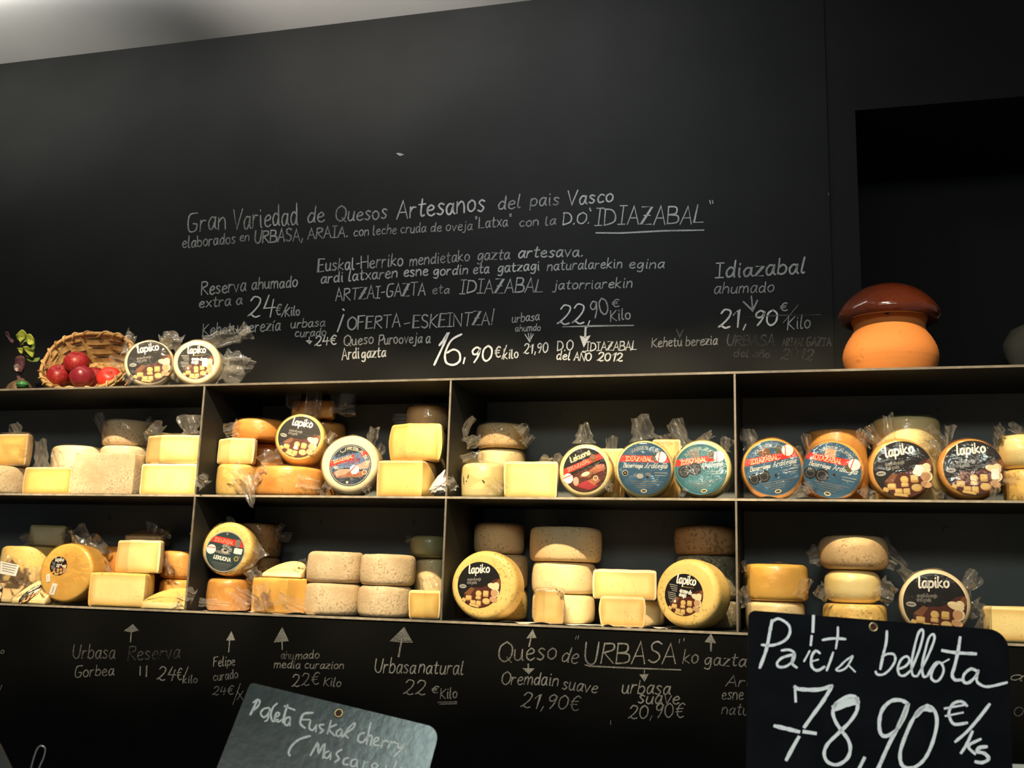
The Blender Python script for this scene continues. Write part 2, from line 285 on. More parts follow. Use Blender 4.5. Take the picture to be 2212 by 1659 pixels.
def text_strokes(s, rng=None, gap=1.5, space=3.4):
    x = 0; out = []
    for ch in s:
        if ch == ' ': x += space; continue
        w_, st = glyph(ch)
        dy = rng.uniform(-.35, .35) if rng else 0; sy = rng.uniform(.93, 1.07) if rng else 1; sh = rng.uniform(-.05, .07) if rng else 0
        for p in st: out.append([(x+a+sh*b, b*sy+dy) for a, b in p])
        x += w_+gap
    return x-gap, out
def ribbon(mb, pts, w_, fn, mat=0, taper=.25, rng=None):
    """flat chalk stroke along 2-D pts; fn maps 2-D to 3-D"""
    P_ = [pts[0]]
    for q in pts[1:]:
        if math.hypot(q[0]-P_[-1][0], q[1]-P_[-1][1]) > 1e-6: P_.append(q)
    if len(P_) < 2: return
    a, b = P_[0], P_[1]; L = math.hypot(b[0]-a[0], b[1]-a[1]); P_[0] = (a[0]-(b[0]-a[0])/L*w_*.35, a[1]-(b[1]-a[1])/L*w_*.35)
    a, b = P_[-1], P_[-2]; L = math.hypot(b[0]-a[0], b[1]-a[1]); P_[-1] = (a[0]-(b[0]-a[0])/L*w_*.35, a[1]-(b[1]-a[1])/L*w_*.35)
    l_, r_ = [], []; n = len(P_)
    for i in range(n):
        a = P_[max(i-1, 0)]; b = P_[min(i+1, n-1)]; dx, dy = b[0]-a[0], b[1]-a[1]; L = math.hypot(dx, dy) or 1
        k = w_/2*(1-taper*(i == 0 or i == n-1))*(rng.uniform(.85, 1.12) if rng else 1)
        if 0 < i < n-1:
            a1 = math.atan2(P_[i][1]-P_[i-1][1], P_[i][0]-P_[i-1][0]); a2 = math.atan2(P_[i+1][1]-P_[i][1], P_[i+1][0]-P_[i][0])
            k /= max(.55, abs(math.cos((a2-a1)/2)))
        l_.append(fn(P_[i][0]-dy/L*k, P_[i][1]+dx/L*k)); r_.append(fn(P_[i][0]+dy/L*k, P_[i][1]-dx/L*k))
    mb.grid([l_, r_], mat)
rngT = random.Random(4)
def write(mb, s, u0, v0, u1, v1, h, w_, fn, mat=0, slant=.12, jitter=True):
    """text along a pixel baseline (u0,v0)-(u1,v1) with capitals h pixels high"""
    W, st = text_strokes(s, rngT if jitter else None); dx, dy = (u1-u0)/W, (v1-v0)/W; L = math.hypot(u1-u0, v1-v0); nx, ny = (v1-v0)/L, -(u1-u0)/L; k = h/10
    for p in st:
        q = [(u0+dx*(x+slant*y)+nx*k*y, v0+dy*(x+slant*y)+ny*k*y) for x, y in p]
        ribbon(mb, q, w_, fn, mat, rng=rngT)

# ------------------------------------------------------------------ the setting
Z0, Z1, Z2 = 0.0, 0.23126, 0.46124
X1, X2, X3 = -0.54, 0.0, 0.5416
DEP, ZC, ZF = 0.25, 1.41, -1.48
XL, XR = -2.2, 1.75
E_ = 0.0036
def plane_obj(name, pts, mat):
    mb = MB(); mb.face(pts); return struct(mb.build(name, mat, smooth=0))
plane_obj('floor', [(XL, -4, ZF), (XR, -4, ZF), (XR, .9, ZF), (XL, .9, ZF)], M['floor'])
plane_obj('ceiling', [(XL, -4, ZC), (XL, .9, ZC), (XR, .9, ZC), (XR, -4, ZC)], M['ceil'])
# back wall, with a dark alcove behind the jar at the right
ax0, az0, az1 = 0.782, Z2+.0, 1.068; YB = DEP+.004
mb = MB()
mb.face([(XL, YB, ZF), (ax0, YB, ZF), (ax0, YB, ZC), (XL, YB, ZC)])
mb.face([(ax0, YB, az1), (XR, YB, az1), (XR, YB, ZC), (ax0, YB, ZC)])
mb.face([(ax0, YB, ZF), (XR, YB, ZF), (XR, YB, az0), (ax0, YB, az0)])
D2 = YB+.42
mb.face([(ax0, YB, az0), (ax0, D2, az0), (ax0, D2, az1), (ax0, YB, az1)], 1)
mb.face([(ax0, D2, az0), (XR, D2, az0), (XR, D2, az1), (ax0, D2, az1)], 1)
mb.face([(ax0, YB, az1), (ax0, D2, az1), (XR, D2, az1), (XR, YB, az1)], 1)
mb.face([(ax0, YB, az0), (XR, YB, az0), (XR, D2, az0), (ax0, D2, az0)], 1)
struct(mb.build('wall_back', [M['board'], M['dark']], smooth=0))

# blackboard above the shelves (its right edge stands a little proud of the wall)
bx = at(1800, 700, DEP).x
bb = thing('blackboard', 'large black wall panel above the shelves covered in chalk writing', 'blackboard', T(0, DEP, Z2))
mb = MB(); mb.box((XL, 0, .0025), (bx, .0038, ZC-Z2)); mb.build('panel', M['board'], bb, 0)
# lower blackboard: the fascia below the bottom shelf
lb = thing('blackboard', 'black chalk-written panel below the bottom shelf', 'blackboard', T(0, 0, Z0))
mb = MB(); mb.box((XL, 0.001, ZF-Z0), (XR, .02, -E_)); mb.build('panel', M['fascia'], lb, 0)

def chalk(parent, Y, items, marks=()):
    """one block of chalk writing = one mesh; items: (text,u0,v0,u1,v1,height,width,chalk grade)"""
    fn = lambda u, v: at(u, v, Y)
    mb = MB()
    for (s, u0, v0, u1, v1, h, w_, g) in items: write(mb, s, u0, v0, u1, v1, h, w_, fn, g)
    for (pts, w_, g) in marks:
        if w_ == 0: mb.face([fn(*p) for p in pts], g)
        else: ribbon(mb, pts, w_, fn, g, rng=rngT)
    o = mb.build('chalk_writing', [M[k] for k in (('c0', 'c1', 'c2', 'c3', 'c4') if parent is bb else ('c2', 'c2', 'c3', 'c5', 'c4'))], None, 0)  # lower panel: chalk a grade darker, its weaker light put in the colour
    o.parent = parent; o.matrix_parent_inverse = parent.matrix_world.inverted()
    return o
YT = DEP-.0012; YL = -.0004
bpy.context.view_layer.update()
chalk(bb, YT, [('Gran', 405, 501, 488, 494, 42, 3.0, 3), ('Variedad', 503, 496, 643, 484, 44, 3.0, 3), ('de', 664, 482, 701, 478, 34, 3, 3), ('Quesos', 725, 479, 835, 472, 32, 3.2, 3), ('Artesanos', 857, 472, 1046, 455, 38, 3.8, 2),
   ('del', 1076, 452, 1124, 449, 28, 3, 3), ('pais', 1145, 446, 1207, 442, 28, 3, 3), ('Vasco', 1226, 443, 1324, 436, 29, 3.4, 2)])
chalk(bb, YT, [('elaborados', 394, 536, 508, 525, 24, 2.6, 3), ('en', 518, 522, 538, 520, 20, 2.4, 3), ('URBASA,', 550, 525, 654, 519, 26, 3.4, 3), ('ARAIA.', 665, 516, 751, 511, 23, 3.4, 3), ('con leche cruda', 764, 510, 920, 501, 20, 2.4, 3),
   ('de oveja', 930, 500, 1020, 496, 20, 2.4, 3), ('"Latxa"', 1027, 494, 1104, 487, 23, 2.6, 3), ('con', 1122, 489.5, 1163, 487, 20, 2.8, 3), ('la', 1178, 487, 1200, 485, 20, 2.8, 3), ('D.O.', 1216, 485, 1273, 482, 25, 3, 2)])
chalk(bb, YT, [('IDIAZABAL', 1285, 487, 1518, 482, 38, 3.2, 2)], [([(1288, 503), (1340, 503.5), (1437, 498.5), (1520, 497)], 3.6, 2), ([(1274, 450), (1276, 455)], 4, 2), ([(1533, 433), (1535, 440)], 3, 2), ([(1539, 433), (1540, 439)], 3, 2)])
chalk(bb, YT, [('Euskal-Herriko', 687, 587, 870, 573, 26, 3, 2), ('mendietako', 885, 574, 1014, 563, 24, 2.6, 3), ('gazta', 1031, 562, 1101, 559, 24, 2.8, 3), ('artesava.', 1119, 557, 1259, 553, 23, 3.2, 2),
   ('ardi latxaren', 693, 612, 858, 599, 23, 3, 2), ('esne', 872, 598, 924, 594, 22, 3, 2), ('gordin', 936, 595, 1010, 591, 21, 2.8, 2), ('eta', 1022, 591, 1056, 589, 20, 3, 2), ('gatzagi', 1075, 589, 1165, 583, 21, 2.8, 2),
   ('naturalarekin', 1182, 584, 1343, 579, 21, 2.6, 2), ('egina', 1359, 580, 1434, 579, 21, 2.6, 2), ('ARTZAI-GAZTA', 725, 650, 918, 636, 26, 3, 2), ('eta', 934, 635, 970, 633, 18, 2.6, 3), ('IDIAZABAL', 993, 634, 1171, 631, 29, 3, 2), ('jatorriarekin', 1196, 625, 1365, 621, 21, 2.6, 2)])
chalk(bb, YT, [('Reserva', 435, 637, 531, 628, 28, 3, 2), ('ahumado', 544, 626, 642, 619, 24, 2.8, 2), ('extra a', 430, 665, 523, 657, 22, 2.8, 2), ('24', 535, 684, 592, 683, 45, 3.4, 1), ('€/', 595, 680, 617, 681, 22, 2.8, 2), ('Kilo', 616, 683, 647, 681, 20, 2.8, 2), ('Kehetu berezía', 438, 724, 605, 713, 24, 2.8, 2)])
chalk(bb, YT, [('urbasa', 628, 709, 702, 704, 18, 2.4, 2), ('curado', 637, 728, 704, 725, 17, 2.4, 2), ('24€', 680, 747, 726, 744, 20, 3, 1)], [([(660, 736), (667, 734), (675, 737), (669, 744)], 0, 1), ([(668, 728), (668, 742)], 2.5, 1)])
chalk(bb, YT, [('OFERTA', 751, 713, 864, 705, 27, 3.2, 2), ('-', 872, 708, 886, 706, 22, 3.4, 2), ('ESKEINTZA!', 892, 709, 1066, 701, 28, 3, 2)], [([(742, 680), (735, 700), (729, 716)], 4, 1), ([(741, 668), (743, 670)], 4, 1)])
chalk(bb, YT, [('Queso', 743, 747, 806, 742, 22, 2.6, 2), ('Puro', 818, 745, 859, 742, 22, 2.6, 2), ('oveja a', 862, 742, 929, 740, 22, 2.6, 2), ('Ardi', 739, 777, 776, 774, 24, 2.8, 1), ('gazta', 781, 774, 833, 770, 22, 2.8, 1)])
chalk(bb, YT, [('90', 1016, 783, 1061, 779, 31, 4.0, 0), ('€/', 1069, 772, 1094, 770, 24, 3.2, 1), ('kilo', 1088, 776, 1119, 773, 20, 2.8, 1)],
   [(smooth([(949, 746), (957, 736), (968, 719), (958, 745), (938, 788)]), 4.6, 0), (smooth([(997, 722), (975, 735), (962, 762), (964, 783), (980, 788), (993, 779), (992, 762), (980, 755), (966, 762)]), 4.4, 0), ([(1004, 773), (1001, 785)], 4, 0)])
chalk(bb, YT, [('urbasa', 1106, 697, 1165, 691, 18, 2.2, 2), ('ahumdo', 1113, 716, 1167, 714, 15, 2, 2), ('21,90', 1131, 764, 1183, 761, 21, 2.6, 1)], [([(1134, 722), (1144, 738), (1152, 722)], 2.4, 1), ([(1141, 720), (1144, 736)], 2.2, 1), ([(1147, 720), (1146, 736)], 2.2, 1)])
chalk(bb, YT, [('22,', 1204, 700, 1275, 698, 44, 3.4, 1), ('90', 1278, 688, 1316, 675, 36, 3, 2), ('€', 1322, 663, 1337, 662, 16, 2.6, 2), ('Kilo', 1319, 695, 1362, 688, 24, 2.8, 2), ('D.O', 1204, 758, 1237, 756, 21, 2.6, 1), ('IDIAZABAL', 1266, 758, 1374, 756, 19, 2.6, 1),
   ('del', 1202, 777, 1231, 777, 19, 2.6, 1), ('AÑO', 1240, 778, 1276, 779, 17, 3, 1), ('2012', 1290, 780, 1344, 780, 18, 3.2, 1)],
   [([(1216, 706), (1290, 704), (1368, 703)], 3.4, 2), ([(1265, 707), (1264, 728)], 5.5, 1), ([(1252, 725), (1264, 728), (1276, 724), (1261, 751)], 0, 1)])
chalk(bb, YT, [('Kehetu berezia', 1408, 750, 1549, 744, 20, 2.6, 3), ('URBASA', 1570, 746, 1672, 746, 22, 3, 4), ('ARTZAI', 1690, 747, 1735, 747, 16, 2.6, 4), ('GAZTA', 1742, 747, 1795, 747, 17, 3.4, 4), ('del año', 1585, 770, 1662, 772, 16, 2.6, 4), ('2012', 1687, 776, 1755, 778, 24, 3, 4)],
   [([(1462, 712), (1468, 728), (1476, 712)], 4, 4)])
chalk(bb, YT, [('Idiazabal', 1546, 600, 1738, 590, 33, 4.2, 2), ('ahumado', 1542, 635, 1671, 630, 24, 2.6, 2), ('21,', 1551, 708, 1612, 705, 38, 4, 1), ('90', 1627, 703, 1677, 702, 32, 4, 1), ('€', 1686, 673, 1701, 671, 17, 2.8, 2), ('Kilo', 1701, 712, 1750, 708, 28, 2.8, 2)],
   [([(1623, 640), (1626, 668)], 4, 2), ([(1606, 652), (1626, 671), (1636, 649)], 4.5, 2), ([(1692, 697), (1724, 659)], 2, 3), ([(1606, 685), (1690, 681), (1773, 680)], 3, 4)])
chalk(bb, YT, [], [([(855, 331), (863, 330), (873, 334), (864, 337)], 0, 2), ([(1790, 417), (1790, 421)], 2, 3)])
# writing on the lower panel
chalk(lb, YL, [('Urbasa', 157, 1422, 248, 1423, 29, 2.6, 4), ('Reserva', 276, 1426, 388, 1421, 30, 2.8, 4), ('Gorbea', 161, 1463, 246, 1458, 24, 2.6, 3), ('24', 339, 1468, 376, 1471, 29, 3, 3), ('€/', 382, 1468, 403, 1468, 26, 2.6, 3), ('kilo', 395, 1476, 426, 1474, 16, 2.4, 3)],
   [([(303, 1440), (302.5, 1458)], 4, 3), ([(317, 1439), (316, 1461)], 4, 3), ([(267, 1363), (287, 1348), (300, 1362), (284, 1366)], 0, 3), ([(283.5, 1365), (282, 1386)], 3.5, 3)])
chalk(lb, YL, [('Felipe', 461, 1440, 507, 1437, 20, 2.2, 3), ('curado', 461, 1471, 514, 1464, 18, 2.2, 3), ('24€', 459, 1502, 503, 1500, 19, 2.4, 3)], [([(519, 1477), (503, 1522)], 2, 3), ([(512, 1493), (525, 1512)], 2, 3), ([(525, 1493), (512, 1512)], 2, 3), ([(488, 1384), (500, 1363), (508, 1383)], 0, 3), ([(496, 1383), (494, 1408)], 3.5, 3)])
chalk(lb, YL, [('ahu', 607, 1423, 634, 1423, 17, 2.2, 4), ('mado', 638, 1424, 689, 1422, 17, 2.4, 3), ('media curazion', 592, 1443, 742, 1445, 17, 2.4, 3), ('22€', 631, 1484, 688, 1478, 25, 2.6, 3), ('Kilo', 699, 1481, 735, 1484, 19, 2.4, 3)], [([(591, 1388), (609.5, 1354), (624, 1385)], 0, 3), ([(609.5, 1385), (609.5, 1403)], 3.2, 3)])
chalk(lb, YL, [('Urbasa', 809, 1452, 897, 1454, 31, 2.8, 2), ('natural', 904, 1454, 1000, 1457, 30, 2.8, 2), ('22', 871, 1501, 918, 1502, 30, 2.8, 2), ('€', 931, 1497, 945, 1497, 15, 2.6, 2), ('Kilo', 951, 1509, 987, 1508, 22, 2.8, 2)],
   [([(843, 1384), (873, 1354), (890, 1385)], 0, 3), ([(843, 1384), (866, 1387), (891, 1387)], 2, 2), ([(867, 1386), (861, 1418)], 5, 2), ([(946, 1517), (987, 1516)], 3, 2), ([(950, 1521), (986, 1520)], 3, 2)])
chalk(lb, YL, [('Queso', 1076, 1430, 1201, 1424, 40, 3.4, 3), ('de', 1212, 1429, 1247, 1433, 34, 3, 3), ('URBASA', 1263, 1434, 1459, 1432, 46, 3.6, 3), ('ko', 1475, 1432, 1507, 1432, 30, 3, 3), ('gazta', 1521, 1437, 1611, 1439, 28, 3, 3), ('Oremdain', 1083, 1478, 1205, 1481, 27, 2.8, 2), ('suave', 1214, 1489, 1288, 1498, 27, 2.8, 2), ('21,90€', 1124, 1528, 1249, 1534, 31, 3, 2),
   ('urbasa', 1343, 1497, 1447, 1500, 30, 3.2, 2), ('suave', 1378, 1519, 1466, 1522, 28, 3.2, 2), ('20,90€', 1357, 1552, 1476, 1549, 30, 3, 2)],
   [([(1245, 1374), (1243, 1381)], 2, 3), ([(1250, 1373), (1248, 1380)], 2, 3), ([(1468, 1381), (1467, 1389)], 2, 3), ([(1478, 1379), (1477, 1385)], 2, 3), ([(1264, 1436), (1274, 1439), (1384, 1444), (1470, 1447)], 3.6, 3),
    ([(1137, 1379), (1151, 1359), (1159, 1378)], 0, 2), ([(1147, 1378), (1143, 1396)], 4.5, 2), ([(1141, 1435), (1141.5, 1450)], 4, 2), ([(1128, 1443), (1155, 1444), (1142, 1457)], 0, 2), ([(1392, 1448), (1391.5, 1458)], 2.5, 2), ([(1381, 1457), (1401, 1456), (1392.5, 1473)], 0, 2),
    ([(1319, 1557), (1319, 1565)], 2, 2), ([(1522, 1387), (1536, 1368), (1547, 1390)], 0, 2), ([(1536, 1389), (1536, 1405)], 6, 2)])
chalk(lb, YL, [('Ardi', 1568, 1482, 1640, 1486, 24, 2.6, 3), ('esne', 1559, 1511, 1605, 1511, 24, 2.6, 3), ('natural', 1559, 1542, 1655, 1546, 24, 2.6, 3)])
chalk(lb, YL, [('o', 1, 1412, 8, 1412, 12, 2, 3), ('a', 2180, 1468, 2206, 1472, 22, 2.4, 3), ('O', 2190, 1547, 2208, 1547, 21, 2, 4)], [([(4, 1480), (-4, 1500)], 2, 3)])

# ------------------------------------------------------------------ shelving
sh = thing('shelving_unit', 'black sheet-metal wall shelving with two rows of open bays', 'shelves', T(0, 0, Z0))
for z, nm in ((Z0, 'bottom'), (Z1, 'middle'), (Z2, 'top')):
    mb = MB(); mb.box((XL, .0015, z-E_), (XR, DEP, z)); o = mb.build('shelf', M['sheet'], sh, 0)
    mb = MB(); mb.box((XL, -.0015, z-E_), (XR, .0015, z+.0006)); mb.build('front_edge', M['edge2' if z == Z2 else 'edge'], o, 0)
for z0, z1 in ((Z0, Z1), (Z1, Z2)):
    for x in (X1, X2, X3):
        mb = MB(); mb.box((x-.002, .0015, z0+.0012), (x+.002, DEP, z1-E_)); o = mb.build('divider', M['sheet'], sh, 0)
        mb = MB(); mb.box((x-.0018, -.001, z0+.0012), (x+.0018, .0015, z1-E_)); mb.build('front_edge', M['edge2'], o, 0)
    mb = MB(); mb.box((XL, DEP-.003, z0), (XR, DEP, z1-E_))
    for k, x in enumerate((-.92, -.70, -.38, -.16, .16, .38, .70, .92)):        # bolt heads under the shelf
        mb.lathe([(.0, 0), (.006, 0), (.006, .003), (0, .003)], 10)
        for p in mb.v[-40:]:
            q = Vector(p); p.x, p.y, p.z = x+q.x, DEP-.003-q.z, z1-.035+q.y
    mb.build('back_panel', M['back'], sh, 0)

# ------------------------------------------------------------------ cheese builders
rngC = random.Random(11)
def mk(mb, M_): return mb.xform(M_.inverted())
def base_matrix(p, yaw=None): return T(*p) @ Matrix.Rotation(rngC.uniform(0, 6.28) if yaw is None else yaw, 4, 'Z')
def circle(r, n=56): return [(r*math.cos(2*math.pi*k/n), r*math.sin(2*math.pi*k/n)) for k in range(n)]
def normals(out):
    n = len(out); N = []
    for i in range(n):
        a, b = out[i-1], out[(i+1) % n]; dx, dy = b[0]-a[0], b[1]-a[1]; L = math.hypot(dx, dy) or 1
        N.append((dy/L, -dx/L))
    return N
def prism(out, H, bev=.006, bulge=0., amp=.0008, seed=0., tags=None, grow=0., freq=28, nz=5, slope=0., yref=0.):
    """solid of a plan outline: bevelled edges, bulged uneven sides; tags[i]==1 marks a cut segment (material 1)"""
    mb = MB(); N = normals(out); n = len(out); cx = sum(p[0] for p in out)/n; cy = sum(p[1] for p in out)/n
    H2 = H+2*grow; z00 = -grow
    prof = [(-.62, 0), (-.3, 0)]
    for k in range(4): t = k/4*math.pi/2; prof.append((bev*(1-math.sin(t)), bev*(1-math.cos(t))))
    for k in range(nz+1): prof.append((0, bev+(H2-2*bev)*k/nz))
    for k in range(1, 5): t = k/4*math.pi/2; prof.append((bev*(1-math.cos(t)), H2-bev+bev*math.sin(t)))
    prof += [(-.3, H2), (-.62, H2)]
    rows = []; core = []
    seg = [0.]*n
    if tags:
        for i in range(n):
            if tags[i] == 1 or tags[i-1] == 1: seg[i] = min(math.hypot(out[i][0]-q[0], out[i][1]-q[1]) for k, q in enumerate(out) if tags[k] == 0 and tags[k-1] == 0 or k == 0)
    for d, z in prof:
        row = []
        for i, (x, y) in enumerate(out):
            if d < 0: k = 1+d; px, py = cx+(x-N[i][0]*bev-cx)*k, cy+(y-N[i][1]*bev-cy)*k
            else:
                bl = bulge*math.sin(math.pi*min(max(z/H2, 0), 1))
                px, py = x+N[i][0]*(grow-d+bl), y+N[i][1]*(grow-d+bl)
            q = noise.noise(Vector((x*freq+seed, y*freq-seed, z*freq+seed*.7)))
            if d >= 0: px += N[i][0]*amp*q; py += N[i][1]*amp*q
            zz = z+z00
            if d < bev*.99 or True:
                zz += amp*.5*noise.noise(Vector((px*freq*1.3, py*freq*1.3, seed+(9 if z > H2/2 else 0))))*(1 if z > H2*.8 else 0)
            if slope: zz = z00+z*max(.08, 1-slope*max(0, yref-py)/H2)
            row.append((px, py, zz))
            if tags: e_ = min(seg[i], z, H2-z)/.019; e_ = max(0, min(1, e_)); core.append(e_*e_*(3-2*e_))
        rows.append(row)
    def mat(a, b):
        if tags and tags[b] == 1 and 5 <= a < 5+nz+1: return 1
        return 0
    mb.grid(rows, mat, True); 
    if tags: mb.core = core
    mb.face(rows[0][::-1], 0); mb.face(rows[-1], 0)
    return mb
def tail(mb, u0, v0, u1, v1, w0, w1, Y0, Y1, seed=0, folds=1.6, crumple=1.0, bend=.0):
    rg = random.Random(seed*7+3); nu, nv = 15, 25; ph = rg.uniform(0, 6); rows = []
    dx, dy = u1-u0, v1-v0; L = math.hypot(dx, dy); nx, ny = -dy/L, dx/L
    for i in range(nu):
        t = i/(nu-1); w_ = w0+(w1-w0)*t; w_ *= 1-.32*math.exp(-((t-.22)/.13)**2)
        cu = u0+dx*t+nx*bend*L*math.sin(t*math.pi); cv = v0+dy*t+ny*bend*L*math.sin(t*math.pi); Y = Y0+(Y1-Y0)*t; row = []
        for j in range(nv):
            s = j/(nv-1)*2-1; edge = .5*(1+.12*math.sin(7*t+seed)) if abs(s) == 1 else .5
            fold = math.sin(folds*math.pi*s+ph+1.7*t)*.0055*crumple*(.5+.7*t)+(.0035*crumple)*noise.noise(Vector((s*2.4+seed, t*4, seed)))
            back = (1-s*s)**.5*.006*(1-t) if abs(s) <= 1 else 0
            tt = (.10*math.sin(2.3*s+seed)+.035*math.sin(5*s+2*seed))*t*t
            p = at(cu+nx*w_*edge*s+dx*tt*.6, cv+ny*w_*edge*s+dy*tt*.6, Y+fold-back)
            if p.y > -.004:
                for zs in (Z2, Z1, Z0):
                    if zs-.03 < p.z < zs+.003: p.z = zs+.003; break
            row.append(p)
        rows.append(row)
    mb.grid(rows, 0)
def wrap_parts(t, M_, shell, tails, Y, parent_name='plastic_wrap'):
    """plastic bag of one cheese: skin close around it (shell mesh) and its loose ends"""
    w_ = None
    if shell is not None: w_ = mk(shell, M_).build('plastic_wrap', FILM, t, 60)
    for k, tl in enumerate(tails):
        mb = MB(); a = list(tl); kw = a.pop() if isinstance(a[-1], dict) else {}
        kw.setdefault('seed', int(abs(a[0]*3+a[1])) % 97)
        y0 = kw.pop('Y0', Y); y1 = kw.pop('Y1', y0-.006)
        tail(mb, *a, y0, y1, **kw)
        if w_ is None: w_ = mk(mb, M_).build('plastic_wrap', FILM2, t, 60)
        else:
            o = mk(mb, M_).build('loose_film', FILM2, w_, 60)
DIV = (-1.3, X1, X2, X3, 1.3)
def bay(x):
    k = max(i for i in range(4) if DIV[i] <= x or i == 0); return DIV[k]+.0045, DIV[k+1]-.0045
def flat(label, uL, uR, vT, Y, z0, rind, wrap=False, tails=(), bev=.009, bulge=.002, amp=.0012, group=None, name='round_cheese', vM=None, H=None, marks=None, dome=0, cat='cheese'):
    """whole wheel lying flat; returns its top height"""
    vM = vM or vT+30
    Y = min(Y, .243-(at(uR, vM, Y)-at(uL, vM, Y)).length/2*.985-(.004 if wrap else .001))
    a, b = at(uL, vM, Y), at(uR, vM, Y)
    if z0 < Z2: lo, hi = bay(at((uL+uR)/2, vM, 0).x); g_ = .004 if wrap else .001; a.x = max(a.x, lo+g_); b.x = min(b.x, hi-g_)
    r = (b-a).length/2*.985; c = (a+b)/2
    H = H or at((uL+uR)/2, vT, Y-r*.92).z-z0-.0006
    M_ = base_matrix((c.x, Y, z0+.0006)); sd = rngC.uniform(0, 50)
    t = thing(name, label, cat, M_, group)
    mb = prism(circle(r), H, min(bev, H*.45), bulge, amp, sd).xform(T(c.x, Y, z0+.0006))
    mk(mb, M_).build('rind', RIND[rind], t, 50)
    shell = prism(circle(r, 72), H, min(bev, H*.4), bulge, .0022, sd+3, grow=.0016, freq=55, nz=9).xform(T(c.x, Y, z0+.0022)) if wrap else None
    if wrap or tails: wrap_parts(t, M_, shell, tails, Y-r*.3)
    if marks:
        mb = MB(); fn = lambda u, v: (lambda p: Vector((p.x, p.y-.0004, p.z)))(front_cyl(u, v, c.x, Y, r+bulge+.0012))
        for pts, w_ in marks: ribbon(mb, pts, w_, fn, 0)
        mk(mb, M_).build('ink_mark', P['black'], t, 0)
    return z0+H+.0012
def front_cyl(u, v, cx, cy, r):
    d = (FWD+RGT*((u-CU)/FPX)-UPV*((v-CV)/FPX)); o = CAM
    ax, ay = o.x-cx, o.y-cy; A = d.x*d.x+d.y*d.y; B = ax*d.x+ay*d.y; Cc = ax*ax+ay*ay-r*r; disc = max(B*B-A*Cc, 0)
    return o+d*((-B-math.sqrt(disc))/A)
def block(label, uL, uE, uR, vT, Y, z0, rind='pale', paste=PASTE, wrap=False, tails=(), D=.05, YE=None, bulge=.0015, bev=.0055, amp=.0017, group=None, name='cheese_half', vM=None, H=None, YL=None, YR=None, slope=0., extra=None):
    """cut piece: flat cut faces to the front (two of them when uE gives the edge between them), round rind behind"""
    vM = vM or vT+30; YE = Y if YE is None else YE; YL = Y if YL is None else YL; YR = Y if YR is None else YR
    L_, R_ = at(uL, vM, YL), at(uR, vM, YR)
    lo, hi = bay(at((uL+uR)/2, vM, 0).x); g_ = .004 if wrap else .001; L_.x = max(L_.x, lo+g_); R_.x = min(R_.x, hi-g_)
    front = [(L_.x, YL)]
    if uE is not None: E0 = at(uE, vM, YE); front.append((E0.x, YE))
    front.append((R_.x, YR)); out, tags = [], []
    for k in range(len(front)-1):
        a, b = front[k], front[k+1]; ln = math.hypot(b[0]-a[0], b[1]-a[1]); e = .0028/ln
        ts = [0, e]+[e+(1-2*e)*i/8 for i in range(1, 8)]+[1-e]
        if ln < .012: ts = [0, .33, .66]
        for i, tt in enumerate(ts):
            out.append((a[0]+(b[0]-a[0])*tt, a[1]+(b[1]-a[1])*tt))
            edge = (k == 0 and i == 0) or (k == len(front)-2 and i == len(ts)-1)
            tags.append(0 if edge else 1)
    mx, my = (L_.x+R_.x)/2, (YL+YR)/2; hx, hy = (R_.x-L_.x)/2, (YR-YL)/2
    for k in range(0, 20):
        t_ = math.pi*k/20; out.append((mx+math.cos(t_)*hx, my+math.cos(t_)*hy+math.sin(t_)*D)); tags.append(0)
    H = H or at(uE if uE is not None else (uL+uR)/2, vT, min(Y, YE)).z-z0-.0006
    M_ = base_matrix((mx, my+D*.4, z0+.0006)); sd = rngC.uniform(0, 50); t = thing(name, label, 'cheese', M_, group)
    yref = my+D
    mb = prism(out, H, min(bev, H*.3), bulge, amp, sd, tags, slope=slope, yref=yref, nz=10).xform(T(0, 0, z0+.0006))
    mk(mb, M_).build('cheese_body', [RIND[rind], paste], t, 40)
    shell = prism(out, H, min(bev, H*.3), bulge, .002, sd+3, grow=.0018, freq=60, nz=8, slope=slope, yref=yref).xform(T(0, 0, z0+.0024)) if wrap else None
    if wrap or tails: wrap_parts(t, M_, shell, tails, Y+.01)
    if extra: extra(t, M_, out, H, z0, yref)
    return z0+H+.0012

